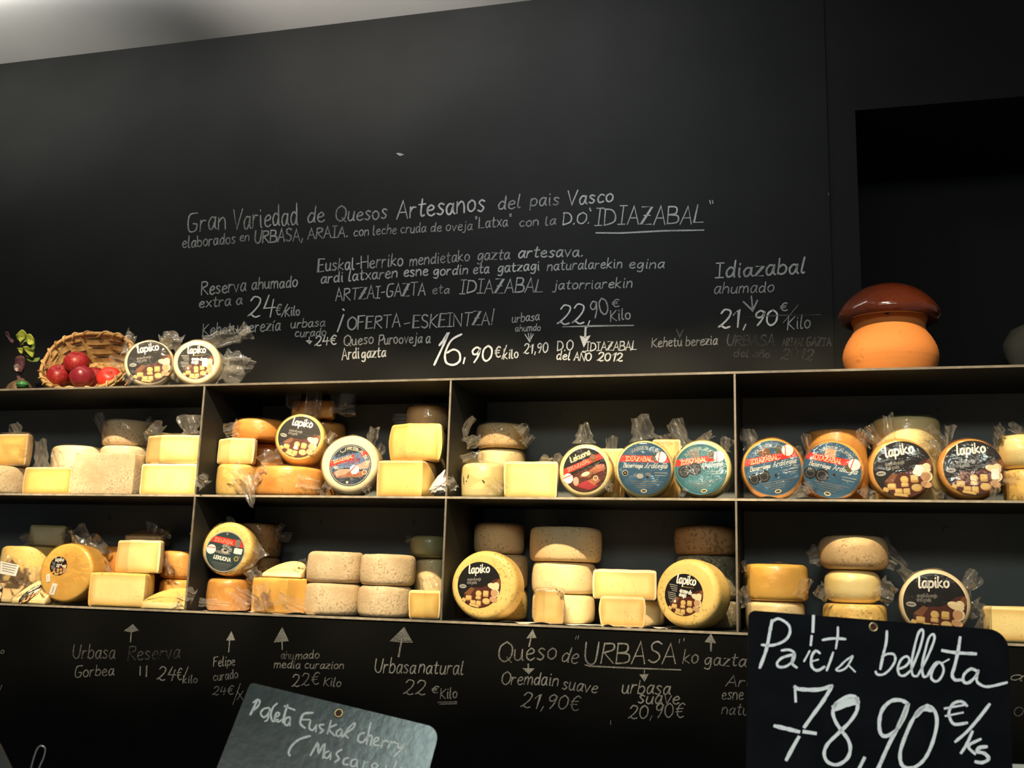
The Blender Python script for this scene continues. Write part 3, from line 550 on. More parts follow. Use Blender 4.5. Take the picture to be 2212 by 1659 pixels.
# ------------------------------------------------------------------ printed labels (unit disc, layered prints in one mesh)
class Lab:
    def __init__(s): s.mb = MB(); s.mats = []
    def m(s, k):
        if k not in s.mats: s.mats.append(k)
        return s.mats.index(k)
    def poly(s, pts, mat, z): s.mb.face([(x, y, z*.006) for x, y in pts], s.m(mat))
    def disc(s, x, y, rx, ry, mat, z, n=40, a=0):
        ca, sa = math.cos(a), math.sin(a)
        s.poly([(x+rx*math.cos(2*math.pi*k/n)*ca-ry*math.sin(2*math.pi*k/n)*sa, y+rx*math.cos(2*math.pi*k/n)*sa+ry*math.sin(2*math.pi*k/n)*ca) for k in range(n)], mat, z)
    def ring(s, x, y, r0, r1, mat, z, n=48):
        a = [(x+r0*math.cos(2*math.pi*k/n), y+r0*math.sin(2*math.pi*k/n), z*.006) for k in range(n+1)]; b = [(x+r1*math.cos(2*math.pi*k/n), y+r1*math.sin(2*math.pi*k/n), z*.006) for k in range(n+1)]
        s.mb.grid([b, a], s.m(mat))
    def box(s, x, y, w_, h, mat, z, a=0, cut=0):
        ca, sa = math.cos(a), math.sin(a); w_, h = w_/2, h/2; c = min(w_, h)*cut
        P_ = [(-w_+c, -h), (w_-c, -h), (w_, -h+c), (w_, h-c), (w_-c, h), (-w_+c, h), (-w_, h-c), (-w_, -h+c)] if c else [(-w_, -h), (w_, -h), (w_, h), (-w_, h)]
        s.poly([(x+p*ca-q*sa, y+p*sa+q*ca) for p, q in P_], mat, z)
    def text(s, txt, x0, y0, x1, y1, h, w_, mat, z, slant=.1, arc=None):
        W, st = text_strokes(txt, None, 1.3); k = s.m(mat)
        for p in st:
            if arc:                                   # baseline on a circle of radius arc about the centre; x0,x1 = start/end angle in degrees
                q = [((arc+h/10*y)*math.cos(R(x0+(x1-x0)*x/W)), (arc+h/10*y)*math.sin(R(x0+(x1-x0)*x/W))) for x, y in p]
            else:
                dx, dy = (x1-x0)/W, (y1-y0)/W; L = math.hypot(x1-x0, y1-y0); nx, ny = -(y1-y0)/L, (x1-x0)/L
                q = [(x0+dx*(x+slant*y)+nx*h/10*y, y0+dy*(x+slant*y)+ny*h/10*y) for x, y in p]
            ribbon(s.mb, q, w_, lambda a, b: (a, b, z*.006), k)
    def band(s, d, h, ang, mat, z, xa=-9, xb=9, r=.985):
        ca, sa = math.cos(ang), math.sin(ang); e = []
        for dd in (d-h, d+h): m_ = math.sqrt(max(r*r-dd*dd, 0)); e.append((max(-m_, xa), min(m_, xb), dd))
        P_ = [(e[0][0], e[0][2]), (e[0][1], e[0][2]), (e[1][1], e[1][2]), (e[1][0], e[1][2])]
        s.poly([(x*ca-y*sa, x*sa+y*ca) for x, y in P_], mat, z)
    def cap(s, a0, a1, inner, mat, z, n=24, r=.985):
        """region between the rim (angles a0..a1) and a polyline of inner points"""
        s.poly([(r*math.cos(R(a0+(a1-a0)*k/n)), r*math.sin(R(a0+(a1-a0)*k/n))) for k in range(n+1)]+list(inner), mat, z)
    def cube(s, x, y, w_, h, z, kind='box', a=0):
        if kind == 'barrel':
            s.disc(x, y, w_/2, h/2, 'cubes_side', z); s.disc(x-.02, y+.02, w_/2*.86, h/2*.84, 'cubes', z+.12)
        else:
            s.box(x, y, w_, h, 'cubes_side', z, a, .25); s.box(x-.02, y+h*.12, w_*.86, h*.66, 'cubes', z+.12, a, .3)
def snacks(l, z=.3):
    """printed picture of cheese cubes on a board, lower right of the label"""
    l.cap(-118, 22, [(.62, .26), (.40, .02), (.16, -.10), (-.25, -.14), (-.62, -.38), (-.66, -.5)], 'maroon', z)
    l.poly([(-.66, -.42), (-.36, -.12), (-.2, -.18), (-.38, -.5)], 'wood', z+.1)
    l.disc(.88, .12, .11, .2, 'wood', z+.15, a=-.2); l.disc(.66, -.02, .27, .13, 'cream', z+.2, a=-.25); l.disc(.78, .04, .14, .13, 'cream', z+.22)
    l.disc(.76, -.3, .19, .19, 'cream', z+.3); l.disc(.73, -.31, .16, .16, 'peach', z+.36)
    l.disc(.72, -.58, .18, .12, 'peach', z+.25, a=-.3)
    l.cube(.02, -.38, .27, .27, z+.4, 'barrel'); l.cube(.35, -.36, .25, .27, z+.4); l.cube(.02, -.56, .24, .14, z+.36); l.cube(.40, -.68, .36, .27, z+.5, 'barrel')
    l.cube(-.42, -.60, .28, .22, z+.45); l.cube(-.62, -.7, .18, .16, z+.5, a=-.4); l.cube(-.20, -.78, .25, .2, z+.5); l.cube(.06, -.80, .22, .24, z+.55); l.cube(-.14, -.91, .46, .1, z+.6, a=-.15)
def lab_large(sticker=None, tilt=0):
    l = Lab(); l.disc(0, 0, 1, 1, 'black', .1, 64); snacks(l)
    l.text('lapiko', -.52, .46, .42, .58, .36, .062, 'white', 1.4, .05)
    l.text('queso de oveja', -.56, .14, .06, .20, .13, .03, 'grey', 1.4); l.text('ardi gazta', -.55, .0, -.12, .04, .13, .03, 'grey', 1.4)
    l.disc(-.74, -.12, .16, .085, 'silver', 1.3); l.text('lapiko', -.85, -.14, -.64, -.14, .06, .014, 'black', 1.5)
    if sticker: x, y, a, w_, h = sticker; l.box(x, y, w_, h, 'white', 1.8, a, .3)
    return l
def lab_small(sticker=False):
    l = Lab(); l.disc(0, 0, 1, 1, 'black', .1, 64); snacks(l)
    l.text('lapiko', -.44, .52, .54, .52, .42, .075, 'white', 1.4, .05)
    l.text('queso de', -.22, .12, .38, .06, .19, .05, 'white', 1.4); l.text('oveja', -.23, -.08, .12, -.10, .19, .05, 'white', 1.4)
    l.box(.18, .38, .60, .02, 'gilt', 1.4)
    for k in range(4): l.box(-.60+.03*k, .40-.09*k, .44-.05*k, .03, 'silver', 1.4, -.05)
    for k in range(4): l.box(-.63+.02*k, .02-.09*k, .42, .03, 'silver', 1.4, -.05)
    l.ring(-.62, -.34, .06, .085, 'grey', 1.4); l.disc(-.42, -.36, .06, .06, 'white', 1.4)
    if sticker: l.box(.5, -.05, .3, .5, 'white', 1.8, -.05, .3)
    return l
def lab_blue(ang=0., stamps=None, sticker=(.62, .55), cut=.3, base='blue', square=None, textang=None):
    l = Lab(); l.disc(0, 0, 1, 1, base, .1, 64); l.ring(0, 0, .93, .945, 'navy', .2)
    l.text('XABIER AURREOLEA', 128+math.degrees(ang), 46+math.degrees(ang), 0, 0, .10, .022, 'silver', .5, arc=.74) if False else l.text('XABIER AURREOLEA', 130+math.degrees(ang), 52+math.degrees(ang), 0, 1, .11, .024, 'silver', .6, 0, .74)
    l.band(.36, .125, ang, 'red', .5)
    ca, sa = math.cos(ang), math.sin(ang); rot = lambda x, y: (x*ca-y*sa, x*sa+y*ca)
    a, b = rot(-.72, .27), rot(.28, .27); l.text('IDIAZABAL', *a, *b, .17, .028, 'cream', .9, 0)
    a, b = rot(-.80, .02), rot(-.08, .02); l.text('Baserriaga', *a, *b, .16, .02, 'white', .9, .35)
    a, b = rot(.02, .02), rot(.84, .02); l.text('Ardilegia', *a, *b, .19, .02, 'white', .9, .35)
    for k, (x, y, w_) in enumerate([(.62, -.16, .5), (.60, -.26, .42), (.1, -.50, 1.2), (0, -.58, .95), (0, -.66, .7), (0, -.74, .55)]):
        q = rot(x, y); l.box(*q, w_, .022, 'silver' if k < 2 else 'grey', .9, ang)
    q = rot(.0, -.86); l.disc(*q, .115, .072, 'cream', .9, a=ang); l.disc(*q, .085, .045, 'olive', 1.0, a=ang)
    if square: q = rot(-.16, .60); l.box(*q, .38, .28, square, .8, ang)
    if stamps:
        for x, y, r_ in stamps:
            l.disc(x, y, r_, r_, 'stamp', 1.3); l.ring(x, y, r_*.62, r_*.68, 'grey', 1.45)
        x, y, r_ = stamps[-1]; l.box(x+.42, y+.02, .09, .11, 'stamp', 1.3, .2)
    else:
        l.disc(-.72, -.20, .115, .115, 'silver', 1.2); l.disc(-.72, -.20, .085, .085, 'black', 1.3); l.disc(-.72, -.2, .03, .03, 'gilt', 1.4)
        l.disc(-.16, -.30, .13, .10, 'silver', 1.2); l.disc(.14, -.22, .10, .06, 'grey', 1.25); l.disc(.12, -.33, .045, .045, 'black', 1.3)
    x, y = sticker; q = rot(x-.2, y-.02); l.disc(*q, .13, .15, 'olive', 1.2)
    round_sticker(l, x, y, .205, ang+.2); return l
def round_sticker(l, x, y, r_, a):
    l.disc(x, y, r_, r_, 'white', 1.6); ca, sa = math.cos(a+1.2), math.sin(a+1.2)
    P_ = [(-r_*.95, .30*r_), (r_*.95, .30*r_), (r_*.9, .46*r_), (-r_*.9, .46*r_)]
    l.poly([(x+p*ca-q*sa, y+p*sa+q*ca) for p, q in P_], 'red', 1.8)
def lab_urbasa():
    l = Lab(); l.disc(0, 0, 1, 1, 'navy', .1, 64); l.ring(0, 0, .93, .96, 'silver', .2)
    l.cap(-25, 205, [(-.86, -.30), (-.3, -.14), (.2, -.1), (.88, -.2)], 'sky', .3, r=.90); l.cap(52, 148, [(-.72, .34), (.0, .55), (.52, .66)], 'navy', .4, r=.92)
    l.poly([(-.75, -.35), (-.5, -.2), (.1, -.18), (-.2, -.45), (-.6, -.55)], 'pink', .5); l.poly([(.3, .0), (.9, .3), (.88, -.1), (.5, -.2)], 'pink', .5)
    l.poly([(-.8, -.4), (.85, -.25), (.6, -.55), (-.6, -.62)], 'rust', .45)
    l.text('URBASA', 128, 68, 0, 1, .13, .028, 'cream', .8, 0, .74); l.band(.34, .12, .33, 'red', .7, -9, .30); l.band(.34, .12, .33, 'red', .7, .62, 9)
    l.text('IDIAZABAL', -.80, .07, .10, .37, .14, .03, 'cream', .9, 0); l.text('Aralar', -.25, -.02, .50, .22, .26, .035, 'crimson', 1.0, .2)
    l.disc(-.68, -.12, .12, .08, 'silver', 1.0); l.ring(.70, -.32, .085, .12, 'cream', 1.0)
    for k in range(4): l.box(-.35, -.55-.07*k, .55-.08*k, .02, 'grey', .9, .25)
    l.disc(.12, -.62, .07, .10, 'olive', .9); l.disc(-.08, -.82, .06, .06, 'cream', .9)
    l.disc(.22, -.20, .235, .235, 'white', 1.6, 8, .39); l.poly([(.0, -.30), (.04, -.33), (.32, .02), (.28, .04)], 'red', 1.8)
    return l
def lab_lekuona_dark():
    l = Lab(); l.disc(0, 0, 1, 1, 'black', .1, 64); l.cap(-150, 12, [(.6, .25), (-.2, -.05), (-.72, -.25)], 'maroon', .3, r=.97)
    l.poly([(.1, -.1), (.55, .22), (.88, .25), (.9, .0), (.4, -.2)], 'rust', .45); l.poly([(-.3, -.3), (.0, -.05), (.4, -.1), (.2, -.35)], 'wood', .5); l.disc(.02, -.18, .2, .09, 'cream', .6, a=.3)
    l.poly([(-.5, -.7), (.1, -.45), (.6, -.72), (.2, -.9)], 'crimson', .5); l.poly([(.1, -.5), (.5, -.3), (.7, -.5), (.4, -.7)], 'rust', .55)
    l.text('Lekuona', -.62, .36, .26, .72, .26, .05, 'cream', .9, .05); l.band(.30, .13, .38, 'red', .8); l.text('IDIAZABAL', -.78, -.05, .26, .37, .15, .03, 'pink', 1, 0)
    l.disc(.38, .52, .15, .19, 'wood', 1.2, a=.3); l.ring(.48, -.38, .085, .115, 'cream', 1); l.disc(-.42, -.5, .13, .2, 'pink', 1.2); round_sticker(l, -.78, -.36, .23, -.8); return l
def lab_green():
    l = Lab(); l.disc(0, 0, 1, 1, 'green', .1, 64); l.ring(0, 0, .95, 1.0, 'silver', .2); l.band(.50, .155, -.14, 'red', .5, r=.94); l.text('IDIAZABAL', -.62, .49, .36, .35, .18, .035, 'pink', .8, 0)
    l.disc(.60, .42, .14, .2, 'grey', 1.0); l.text('ARTZAI GAZTA', 125, 48, 0, 1, .13, .028, 'silver', .8, 0, .22); l.disc(.0, .03, .2, .12, 'silver', .8, a=-.3); l.disc(.02, .06, .09, .05, 'black', .9); l.disc(-.1, -.05, .4, .08, 'grey', .7, a=-.12)
    l.text('LEKUONA', -.52, -.36, .34, -.48, .17, .045, 'white', .9, 0); l.ring(.62, -.32, .085, .12, 'gilt', 1); l.disc(.62, -.32, .05, .05, 'olive', 1)
    for k in range(5): l.box(-.08, -.58-.075*k, 1.1-.14*k, .022, 'grey', .8, -.1)
    round_sticker(l, -.70, .08, .235, -1.3); l.box(.66, .05, .42, .27, 'white', 1.6, -.1, .2); l.ring(0, .86, .0, .06, 'grey', .6); return l
def stand(label, u, v, b, Yf, th, z0, rind, design, lu, lv, lr, yaw=0, lean=2.5, roll=0, wrap=True, tails=(), stickers=(), group=None, bev=.009, amp=.0009, bulge=.0015, name='round_cheese', lry=None):
    """wheel standing on edge, its labelled face to the front"""
    p = pix(u, v, Yf); r = b*p; y_, l_ = R(yaw), R(lean)
    f = Vector((-math.sin(y_)*math.cos(l_), -math.cos(y_)*math.cos(l_), math.sin(l_))); rt = Vector((math.cos(y_), -math.sin(y_), 0)); up = f.cross(rt)
    C_ = at(u, v, Yf); g_ = .0034 if wrap else .0008; lo, hi = bay(at(u, v, 0).x)
    if z0 < Z2: C_.x = min(max(C_.x, lo+g_+r+bulge), hi-g_-r-bulge)
    C_.z = z0+g_+r*math.cos(l_)+th*math.sin(l_); O = C_-f*th
    L_ = Matrix(((rt.x, up.x, f.x, O.x), (rt.y, up.y, f.y, O.y), (rt.z, up.z, f.z, O.z), (0, 0, 0, 1)))
    M_ = base_matrix((O.x, O.y, z0+.0006)); sd = rngC.uniform(0, 50); t = thing(name, label, 'cheese', M_, group)
    mk(prism(circle(r, 64), th, bev, bulge, amp, sd).xform(L_), M_).build('rind', RIND[rind], t, 50)
    cx, cy = (lu-u)*p, (v-lv)*p
    if design:
        lp = lr*p; ca, sa = math.cos(R(roll)), math.sin(R(roll)); lb_ = Matrix(((lp*ca, -lp*sa, 0, cx), (lp*sa, lp*ca, 0, cy), (0, 0, .055, th+.0004), (0, 0, 0, 1)))
        mk(design.mb.xform(L_ @ lb_), M_).build('label', [P[k] for k in design.mats], t, 0)
    for (su, sv, sw, shh, sa_) in stickers:
        l = Lab(); l.box(0, 0, sw*p, shh*p, 'white', 0, R(sa_), .3)
        for k in (-1, 0, 1): l.box(.0, 0, sw*p*.1, shh*p*.6, 'silver', .3, R(sa_)) if k == 0 else None
        mk(l.mb.xform(L_ @ T((su-u)*p, (v-sv)*p, th+.0012)), M_).build('price_sticker', [P[k] for k in l.mats], t, 0)
    shell = None
    if wrap: shell = prism(circle(r, 80), th, bev, bulge, .002, sd+3, grow=.0018, freq=55, nz=8).xform(L_)
    if wrap or tails: wrap_parts(t, M_, shell, tails, Yf+th*.5)
    return z0+2*r

# ================================================================== upper row, first bay (left)
G0 = None
z = flat('pale cheese wheel cut off by the left edge on the middle shelf', -62, 55, 1003, .075, Z1, 'pale', tails=())
block('upright cheese piece with loose film, on the pale wheel at the left edge', -22, -8, 58, 937, .045, z, 'pale', PASTE, wrap=True, D=.045, tails=((40, 942, 28, 914, 34, 22, {'Y0': .07}), (58, 990, 52, 940, 14, 26, {'Y0': .07})))
block('low yellow cheese half between the left-edge wheel and the big mottled piece', 52, None, 154, 1008, .03, Z1, 'pale', PASTE, D=.05, tails=((90, 1010, 88, 950, 40, 24, {'Y0': .05, 'Y1': .07}), (130, 1008, 122, 975, 30, 24, {'Y0': .07})))
flat('pale wheel in crinkled film behind the low yellow half', 125, 226, 961, .165, Z1, 'ivory', wrap=True, vM=985)
block('big mottled tan cheese block, tallest on the floor of the left upper bay', 159, 290, 306, 978, .025, Z1, 'pale', RIND['pale'], D=.06, YR=.05, amp=.002, bev=.005)
z = block('bright pale-yellow cheese half right of the big mottled block', 305, None, 425, 1001, .03, Z1, 'ivory', PASTE2, D=.06)
block('wrapped cheese quarter on the bright half beside the first divider', 318, 347, 432, 938, .035, z, 'cream', PASTE2, wrap=True, D=.05, YL=.055, YE=.03, YR=.045, tails=((345, 940, 322, 922, 60, 40, {'Y0': .08}), (412, 938, 408, 897, 44, 52, {'Y0': .06})))
z = flat('lower pale wheel of the stack behind the big mottled block', 228, 326, 961, .165, Z1, 'ivory', vM=985, wrap=True)
flat('upper pale wheel in film, top of the stack behind the big mottled block', 233, 324, 904, .165, z, 'pale', wrap=True, tails=((238, 955, 210, 895, 26, 22, {'Y0': .12}), (318, 905, 342, 930, 20, 34, {'Y0': .13})), vM=935)

# ------------------------------------------------------------------ upper row, second bay
z = flat('orange film-wrapped wheel at the lower left of the second upper bay', 440, 552, 1001, .075, Z1, 'gold', wrap=True, tails=((530, 1030, 546, 1094, 54, 9, {'Y0': .012, 'Y1': -.012}), (444, 1050, 427, 1028, 40, 30, {'Y0': -.006}), (500, 1008, 545, 1060, 40, 50, {'Y0': .01, 'Y1': .004})))
block('pale cheese quarter standing on the orange wrapped wheel', 470, 497, 548, 944, .045, z, 'cream', PASTE2, D=.045, YL=.065, YE=.04, YR=.055)
z = flat('lower orange wheel of the pair behind the pale quarter', 538, 612, 957, .17, Z1, 'orange', wrap=True, vM=980)
flat('shaded dark orange wheel in film left of the tilted black-labelled wheel', 511, 616, 902, .125, z, 'orange', wrap=True, tails=((515, 925, 484, 930, 40, 26, {'Y0': .05}),), vM=930)
z = flat('bright orange film-wrapped wheel lying under the tilted black-labelled wheel', 560, 692, 1005, .075, Z1, 'orange', wrap=True, tails=((640, 1040, 690, 1050, 40, 24, {'Y0': .008, 'Y1': .004}), (575, 1030, 560, 1012, 46, 30, {'Y0': .015})))
zo = z
stand('yellow wheel with cheese-cube black label tilted on the orange wheel', 646, 954, 53, .045, .062, z, 'gold', lab_large((.02, -.52, .3, .14, .2)), 646, 954, 46, yaw=-14, lean=8, roll=-14, tails=((668, 912, 678, 868, 46, 34, {'Y0': .08}), (606, 985, 560, 1000, 44, 30, {'Y0': .05}), (700, 950, 725, 1000, 40, 30, {'Y0': .09})))
z = flat('shaded orange wheel behind the tilted black-labelled wheel', 648, 742, 908, .19, Z1, 'orange', wrap=True, vM=950)
block('orange cheese wedge on top of the heap in the second upper bay', 632, 660, 718, 864, .12, z, 'orange', RIND['orange'], wrap=True, D=.05, YE=.115, H=None, tails=((640, 885, 626, 865, 22, 26, {'Y0': .11}), (715, 885, 770, 880, 20, 44, {'Y0': .12})))
stand('white wheel with dark red-banded label leaning in the second upper bay', 755, 1003, 63, .03, .06, Z1, 'ivory', lab_urbasa(), 757, 1007, 46, yaw=-10, lean=6, roll=0, tails=((800, 960, 810, 922, 24, 24, {'Y0': .07}), (815, 985, 828, 960, 30, 14, {'Y0': .09}), (705, 955, 722, 935, 24, 18, {'Y0': .06}), (695, 1050, 712, 1062, 40, 30, {'Y0': .03}), (790, 1050, 795, 1066, 30, 12, {'Y0': .03})))
z = block('yellow cheese half with tan rind under the bulging piece, second upper bay', 817, 912, 937, 994, .03, Z1, 'tan', PASTE, D=.075, YL=.03, YE=.03, YR=.075)
block('bulging yellow cheese quarter on top of the tan-rinded half', 847, 881, 951, 913, .04, z, 'gold', PASTE, D=.055, YL=.06, YE=.035, YR=.045, bulge=.006)
z = flat('lower wrapped wheel of the pair behind the bulging yellow quarter', 905, 962, 928, .18, Z1, 'tan', wrap=True, vM=960)
flat('upper wrapped tan wheel near the top of the second upper bay, by the divider', 882, 968, 872, .17, z, 'tan', wrap=True, tails=((890, 905, 850, 905, 30, 20, {'Y0': .15}), ), vM=900)
# ------------------------------------------------------------------ upper row, third bay
flat('pale wheel in film with inked cross mark, third upper bay', 980, 1088, 999, .075, Z1, 'lemon', wrap=True, tails=((985, 1040, 966, 1050, 34, 30, {'Y0': -.006}), (1060, 1040, 1082, 1066, 34, 44, {'Y0': .012, 'Y1': .004})), marks=[([(995, 1039), (1008, 1039)], 1.6), ([(1001, 1030), (1002, 1044)], 1.6), ([(1012, 1025), (1010, 1033)], 1.6), ([(1043, 1038), (1046, 1042)], 3)])
z = flat('lower pale wheel of the pair behind the wheel with a cross mark', 1026, 1134, 968, .175, Z1, 'cream', wrap=True, vM=990, tails=((1040, 985, 996, 992, 30, 18, {'Y0': .055}),))
flat('tan film-wrapped wheel on top of the left stack, third upper bay', 1030, 1137, 912, .165, z, 'tan', wrap=True, tails=((1040, 950, 1006, 958, 26, 30, {'Y0': .06}), (1007, 955, 1022, 902, 20, 16, {'Y0': .06, 'bend': -.15}), (1120, 935, 1140, 920, 40, 16, {'Y0': .1}), (1130, 960, 1150, 940, 26, 16, {'Y0': .12})), vM=940)
block('plain bright yellow cheese half left of the red-banded dark label', 1090, None, 1203, 996, .03, Z1, 'lemon', PASTE2, D=.065, tails=((1190, 998, 1168, 990, 24, 20, {'Y0': .06}), (1200, 1000, 1214, 985, 34, 20, {'Y0': .05})))
stand('yellow wheel with red band across its reddish-brown label', 1263, 1012, 57, .035, .055, Z1, 'lemon', lab_lekuona_dark(), 1264, 1012, 48, yaw=0, lean=2, roll=2, tails=((1262, 958, 1262, 914, 54, 18, {'Y0': .06}), (1310, 1040, 1318, 1064, 34, 10, {'Y0': .03}), (1318, 1000, 1322, 944, 30, 24, {'Y0': .05})))
block('yellow cheese half behind the reddish-brown label and a blue label', 1294, None, 1348, 968, .12, Z1, 'lemon', PASTE2, D=.05)
stand('yellow wheel with plain blue label and straight red band, third upper bay', 1391, 1010, 61, .03, .058, Z1, 'lemon', lab_blue(0., None, (.62, .44)), 1392, 1010, 57, yaw=-4, lean=2, roll=-1, tails=((1392, 950, 1382, 898, 66, 36, {'Y0': .06}), (1440, 965, 1430, 940, 30, 34, {'Y0': .08})))
block('tall yellow cheese half showing between the two blue-labelled wheels', 1410, None, 1470, 948, .125, Z1, 'lemon', PASTE2, D=.05)
stand('yellow wheel with teal-tinted label and two black stamps, by the third divider', 1521, 1012, 61, .03, .055, Z1, 'lemon', lab_blue(.15, [(-.62, -.10, .24), (-.22, .0, .25)], (.70, .50), base='teal', square='grey'), 1517, 1016, 56, yaw=-2, lean=5, roll=0, tails=((1478, 965, 1456, 908, 44, 34, {'Y0': .06}), (1528, 952, 1520, 938, 40, 34, {'Y0': .07}), (1568, 975, 1574, 946, 30, 30, {'Y0': .05}), (1470, 1060, 1480, 1068, 30, 24, {'Y0': .02})))
# ------------------------------------------------------------------ upper row, fourth bay (right)
stand('blue-labelled orange wheel, first right of the third divider', 1662, 1012, 65, .03, .055, Z1, 'orange', lab_blue(.17, [(-.66, -.40, .20), (-.32, -.30, .22)], (.55, .62), square='wood'), 1662, 1013, 60, yaw=-2, lean=2, roll=2, tails=((1622, 970, 1614, 926, 40, 30, {'Y0': .06}), (1712, 985, 1735, 975, 30, 30, {'Y0': .06}), (1722, 1055, 1738, 1066, 30, 30, {'Y0': .03})))
stand('blue-labelled orange wheel with downward-slanting red band, beside a black label', 1802, 1012, 63, .03, .055, Z1, 'orange', lab_blue(-.17, [(-.74, -.12, .22), (-.34, -.20, .24)], (.76, .22), square='peach'), 1797, 1015, 61, yaw=-3, lean=2, roll=-2, tails=((1748, 985, 1740, 938, 16, 20, {'Y0': .04}), (1862, 960, 1875, 935, 44, 44, {'Y0': .07}), (1745, 1040, 1752, 1066, 26, 24, {'Y0': .02})))
flat('orange wrapped wheel lying behind the blue label with slanting band', 1740, 1872, 926, .17, Z1, 'orange', wrap=True, vM=960)
stand('orange wheel with black label and square white sticker, fourth upper bay', 1945, 1015, 65, .03, .058, Z1, 'orange', lab_large((.50, -.08, -.5, .30, .36)), 1950, 1017, 61, yaw=3, lean=2, roll=3, tails=((1925, 955, 1918, 895, 30, 24, {'Y0': .05}), (1900, 960, 1870, 925, 30, 30, {'Y0': .05}), (1985, 965, 2020, 960, 30, 46, {'Y0': .06}), (1880, 1055, 1868, 1075, 34, 40, {'Y0': .03})))
flat('big pale yellow wheel in film behind the black label with a square sticker', 1884, 2032, 898, .17, Z1, 'lemon', wrap=True, vM=940, tails=((2000, 925, 2045, 975, 40, 40, {'Y0': .1}),))
stand('orange wheel with black label and rounded white tag, furthest right standing', 2096, 1017, 65, .035, .058, Z1, 'orange', lab_large((.72, -.22, .05, .26, .38)), 2102, 1018, 60, yaw=5, lean=5, roll=-2, tails=((2045, 965, 2054, 918, 14, 26, {'Y0': .06}), (2150, 970, 2160, 935, 20, 24, {'Y0': .08}), (2040, 1065, 2030, 1076, 24, 30, {'Y0': .02}), (2155, 1040, 2142, 1074, 34, 12, {'Y0': .02})))
z = flat('wrapped orange wheel at the right edge of the middle shelf', 2168, 2262, 1012, .085, Z1, 'gold', wrap=True, tails=((2200, 1040, 2168, 1030, 30, 30, {'Y0': .02}),))
flat('small pale yellow cheese on the wrapped wheel at the right edge', 2158, 2250, 936, .085, z, 'lemon', wrap=True, bulge=.004, bev=.014, name='round_cheese', tails=((2165, 945, 2152, 918, 26, 22, {'Y0': .06}), (2195, 938, 2205, 920, 50, 44, {'Y0': .08})))

# ================================================================== lower row, first bay (left)
def wedge_label(uc, vc, su, sv):
    """small round printed label lying on the sloping top of a wedge"""
    def f(t, M_, out, H, z0, yref, uc=uc, vc=vc):
        slope = .8; ztop = lambda y: z0+.0006+H-slope*max(0, yref-y)+.0014
        n = Vector((0, -slope, 1)).normalized(); P0 = Vector((0, yref, z0+.0006+H+.0014))
        c = ray_plane(uc, vc, P0, n); ex = ray_plane(uc+su[0], vc+su[1], P0, n)-c; ey = ray_plane(uc+sv[0], vc+sv[1], P0, n)-c
        l = lab_small(True); L_ = Matrix(((ex.x, ey.x, 0, c.x), (ex.y, ey.y, 0, c.y), (ex.z, ey.z, .05, c.z), (0, 0, 0, 1)))
        mk(l.mb.xform(L_), M_).build('label', [P[k] for k in l.mats], t, 0)
    return f
block('small wedge at the left edge of the bottom shelf, under a white price tag', -45, None, 31, 1252, .05, Z0, 'tan', RIND['cream'], D=.075, slope=.8, wrap=True, H=.072, tails=((20, 1260, 30, 1205, 80, 60, {'Y0': .09, 'Y1': .08}), (50, 1265, 70, 1230, 40, 40, {'Y0': .09})), name='cheese_wedge', extra=wedge_label(-6, 1280, (10, 5), (6, -20)))
block('small wedge with round black label on its sloping top, lower left', 22, None, 92, 1305, .012, Z0, 'cream', RIND['lemon'], D=.06, slope=.8, wrap=True, H=.058, tails=((80, 1268, 82, 1225, 50, 40, {'Y0': .07}),), name='cheese_wedge', extra=wedge_label(66, 1283, (24, -12), (9, -16)))
t = thing('price_tag', 'white rectangular printed price tag on film at the bottom shelf\'s left end', 'tag', base_matrix(at(20, 1230, .045)))
l = Lab(); mb = MB(); mb.face([at(u, v, .045) for u, v in ((1, 1212), (42, 1221), (34, 1245), (0, 1239))][::-1]); mk(mb, t.matrix_world).build('card', P['white'], t, 0)
mb = MB()
for k, y in enumerate((1217, 1222, 1227, 1232)): ribbon(mb, [(5, y), (36-2*k, y+6)], 1.6, lambda a, b: at(a, b, .0446))
mk(mb, t.matrix_world).build('print', P['grey'], t, 0)
z = flat('yellowish wheel behind the two small wedges, lower left', 18, 128, 1180, .16, Z0, 'gold', vM=1210, H=None)
block('greyish wrapped cheese block on the yellowish wheel, lower left', 64, None, 138, 1134, .13, z, 'olive', PASTE3, wrap=True, D=.05, YL=.125, YR=.14, tails=((70, 1160, 45, 1168, 34, 30, {'Y0': .12}), (135, 1165, 150, 1155, 30, 20, {'Y0': .14})))
stand('smooth amber wheel with small black label, standing in the lower left bay', 141, 1245, 62, .03, .075, Z0, 'amber', lab_small(), 122, 1232, 20.5, yaw=-5, lean=3, wrap=True, stickers=((102, 1258, 9, 17, 10), (118, 1281, 13, 25, -12)), bev=.006, tails=((185, 1188, 165, 1138, 50, 40, {'Y0': .09}), (205, 1190, 225, 1170, 70, 50, {'Y0': .10}), (215, 1215, 238, 1240, 40, 20, {'Y0': .09})))
z = block('bright yellow cheese half at the front of the lower left bay', 194, 312, 322, 1239, .03, Z0, 'gold', PASTE2, D=.06, YR=.05, YE=.03)
block('tall pale cheese quarter on the bright half, lower left bay', 253, 279, 345, 1166, .04, z, 'cream', PASTE2, D=.05, YL=.06, YE=.035, YR=.045)
z = flat('orange wheel hidden behind the tall pale quarter', 238, 345, 1180, .19, Z0, 'orange', vM=1200, wrap=True)
block('shaded wedge with black label behind the tall pale quarter', 268, None, 348, 1160, .13, z, 'brown', RIND['tan'], D=.07, slope=.3, H=.045, wrap=True, name='cheese_wedge', tails=((330, 1165, 345, 1140, 40, 60, {'Y0': .15}),))
z = flat('lower orange wheel of the stack beside the first lower divider', 352, 425, 1252, .14, Z0, 'orange', vM=1268)
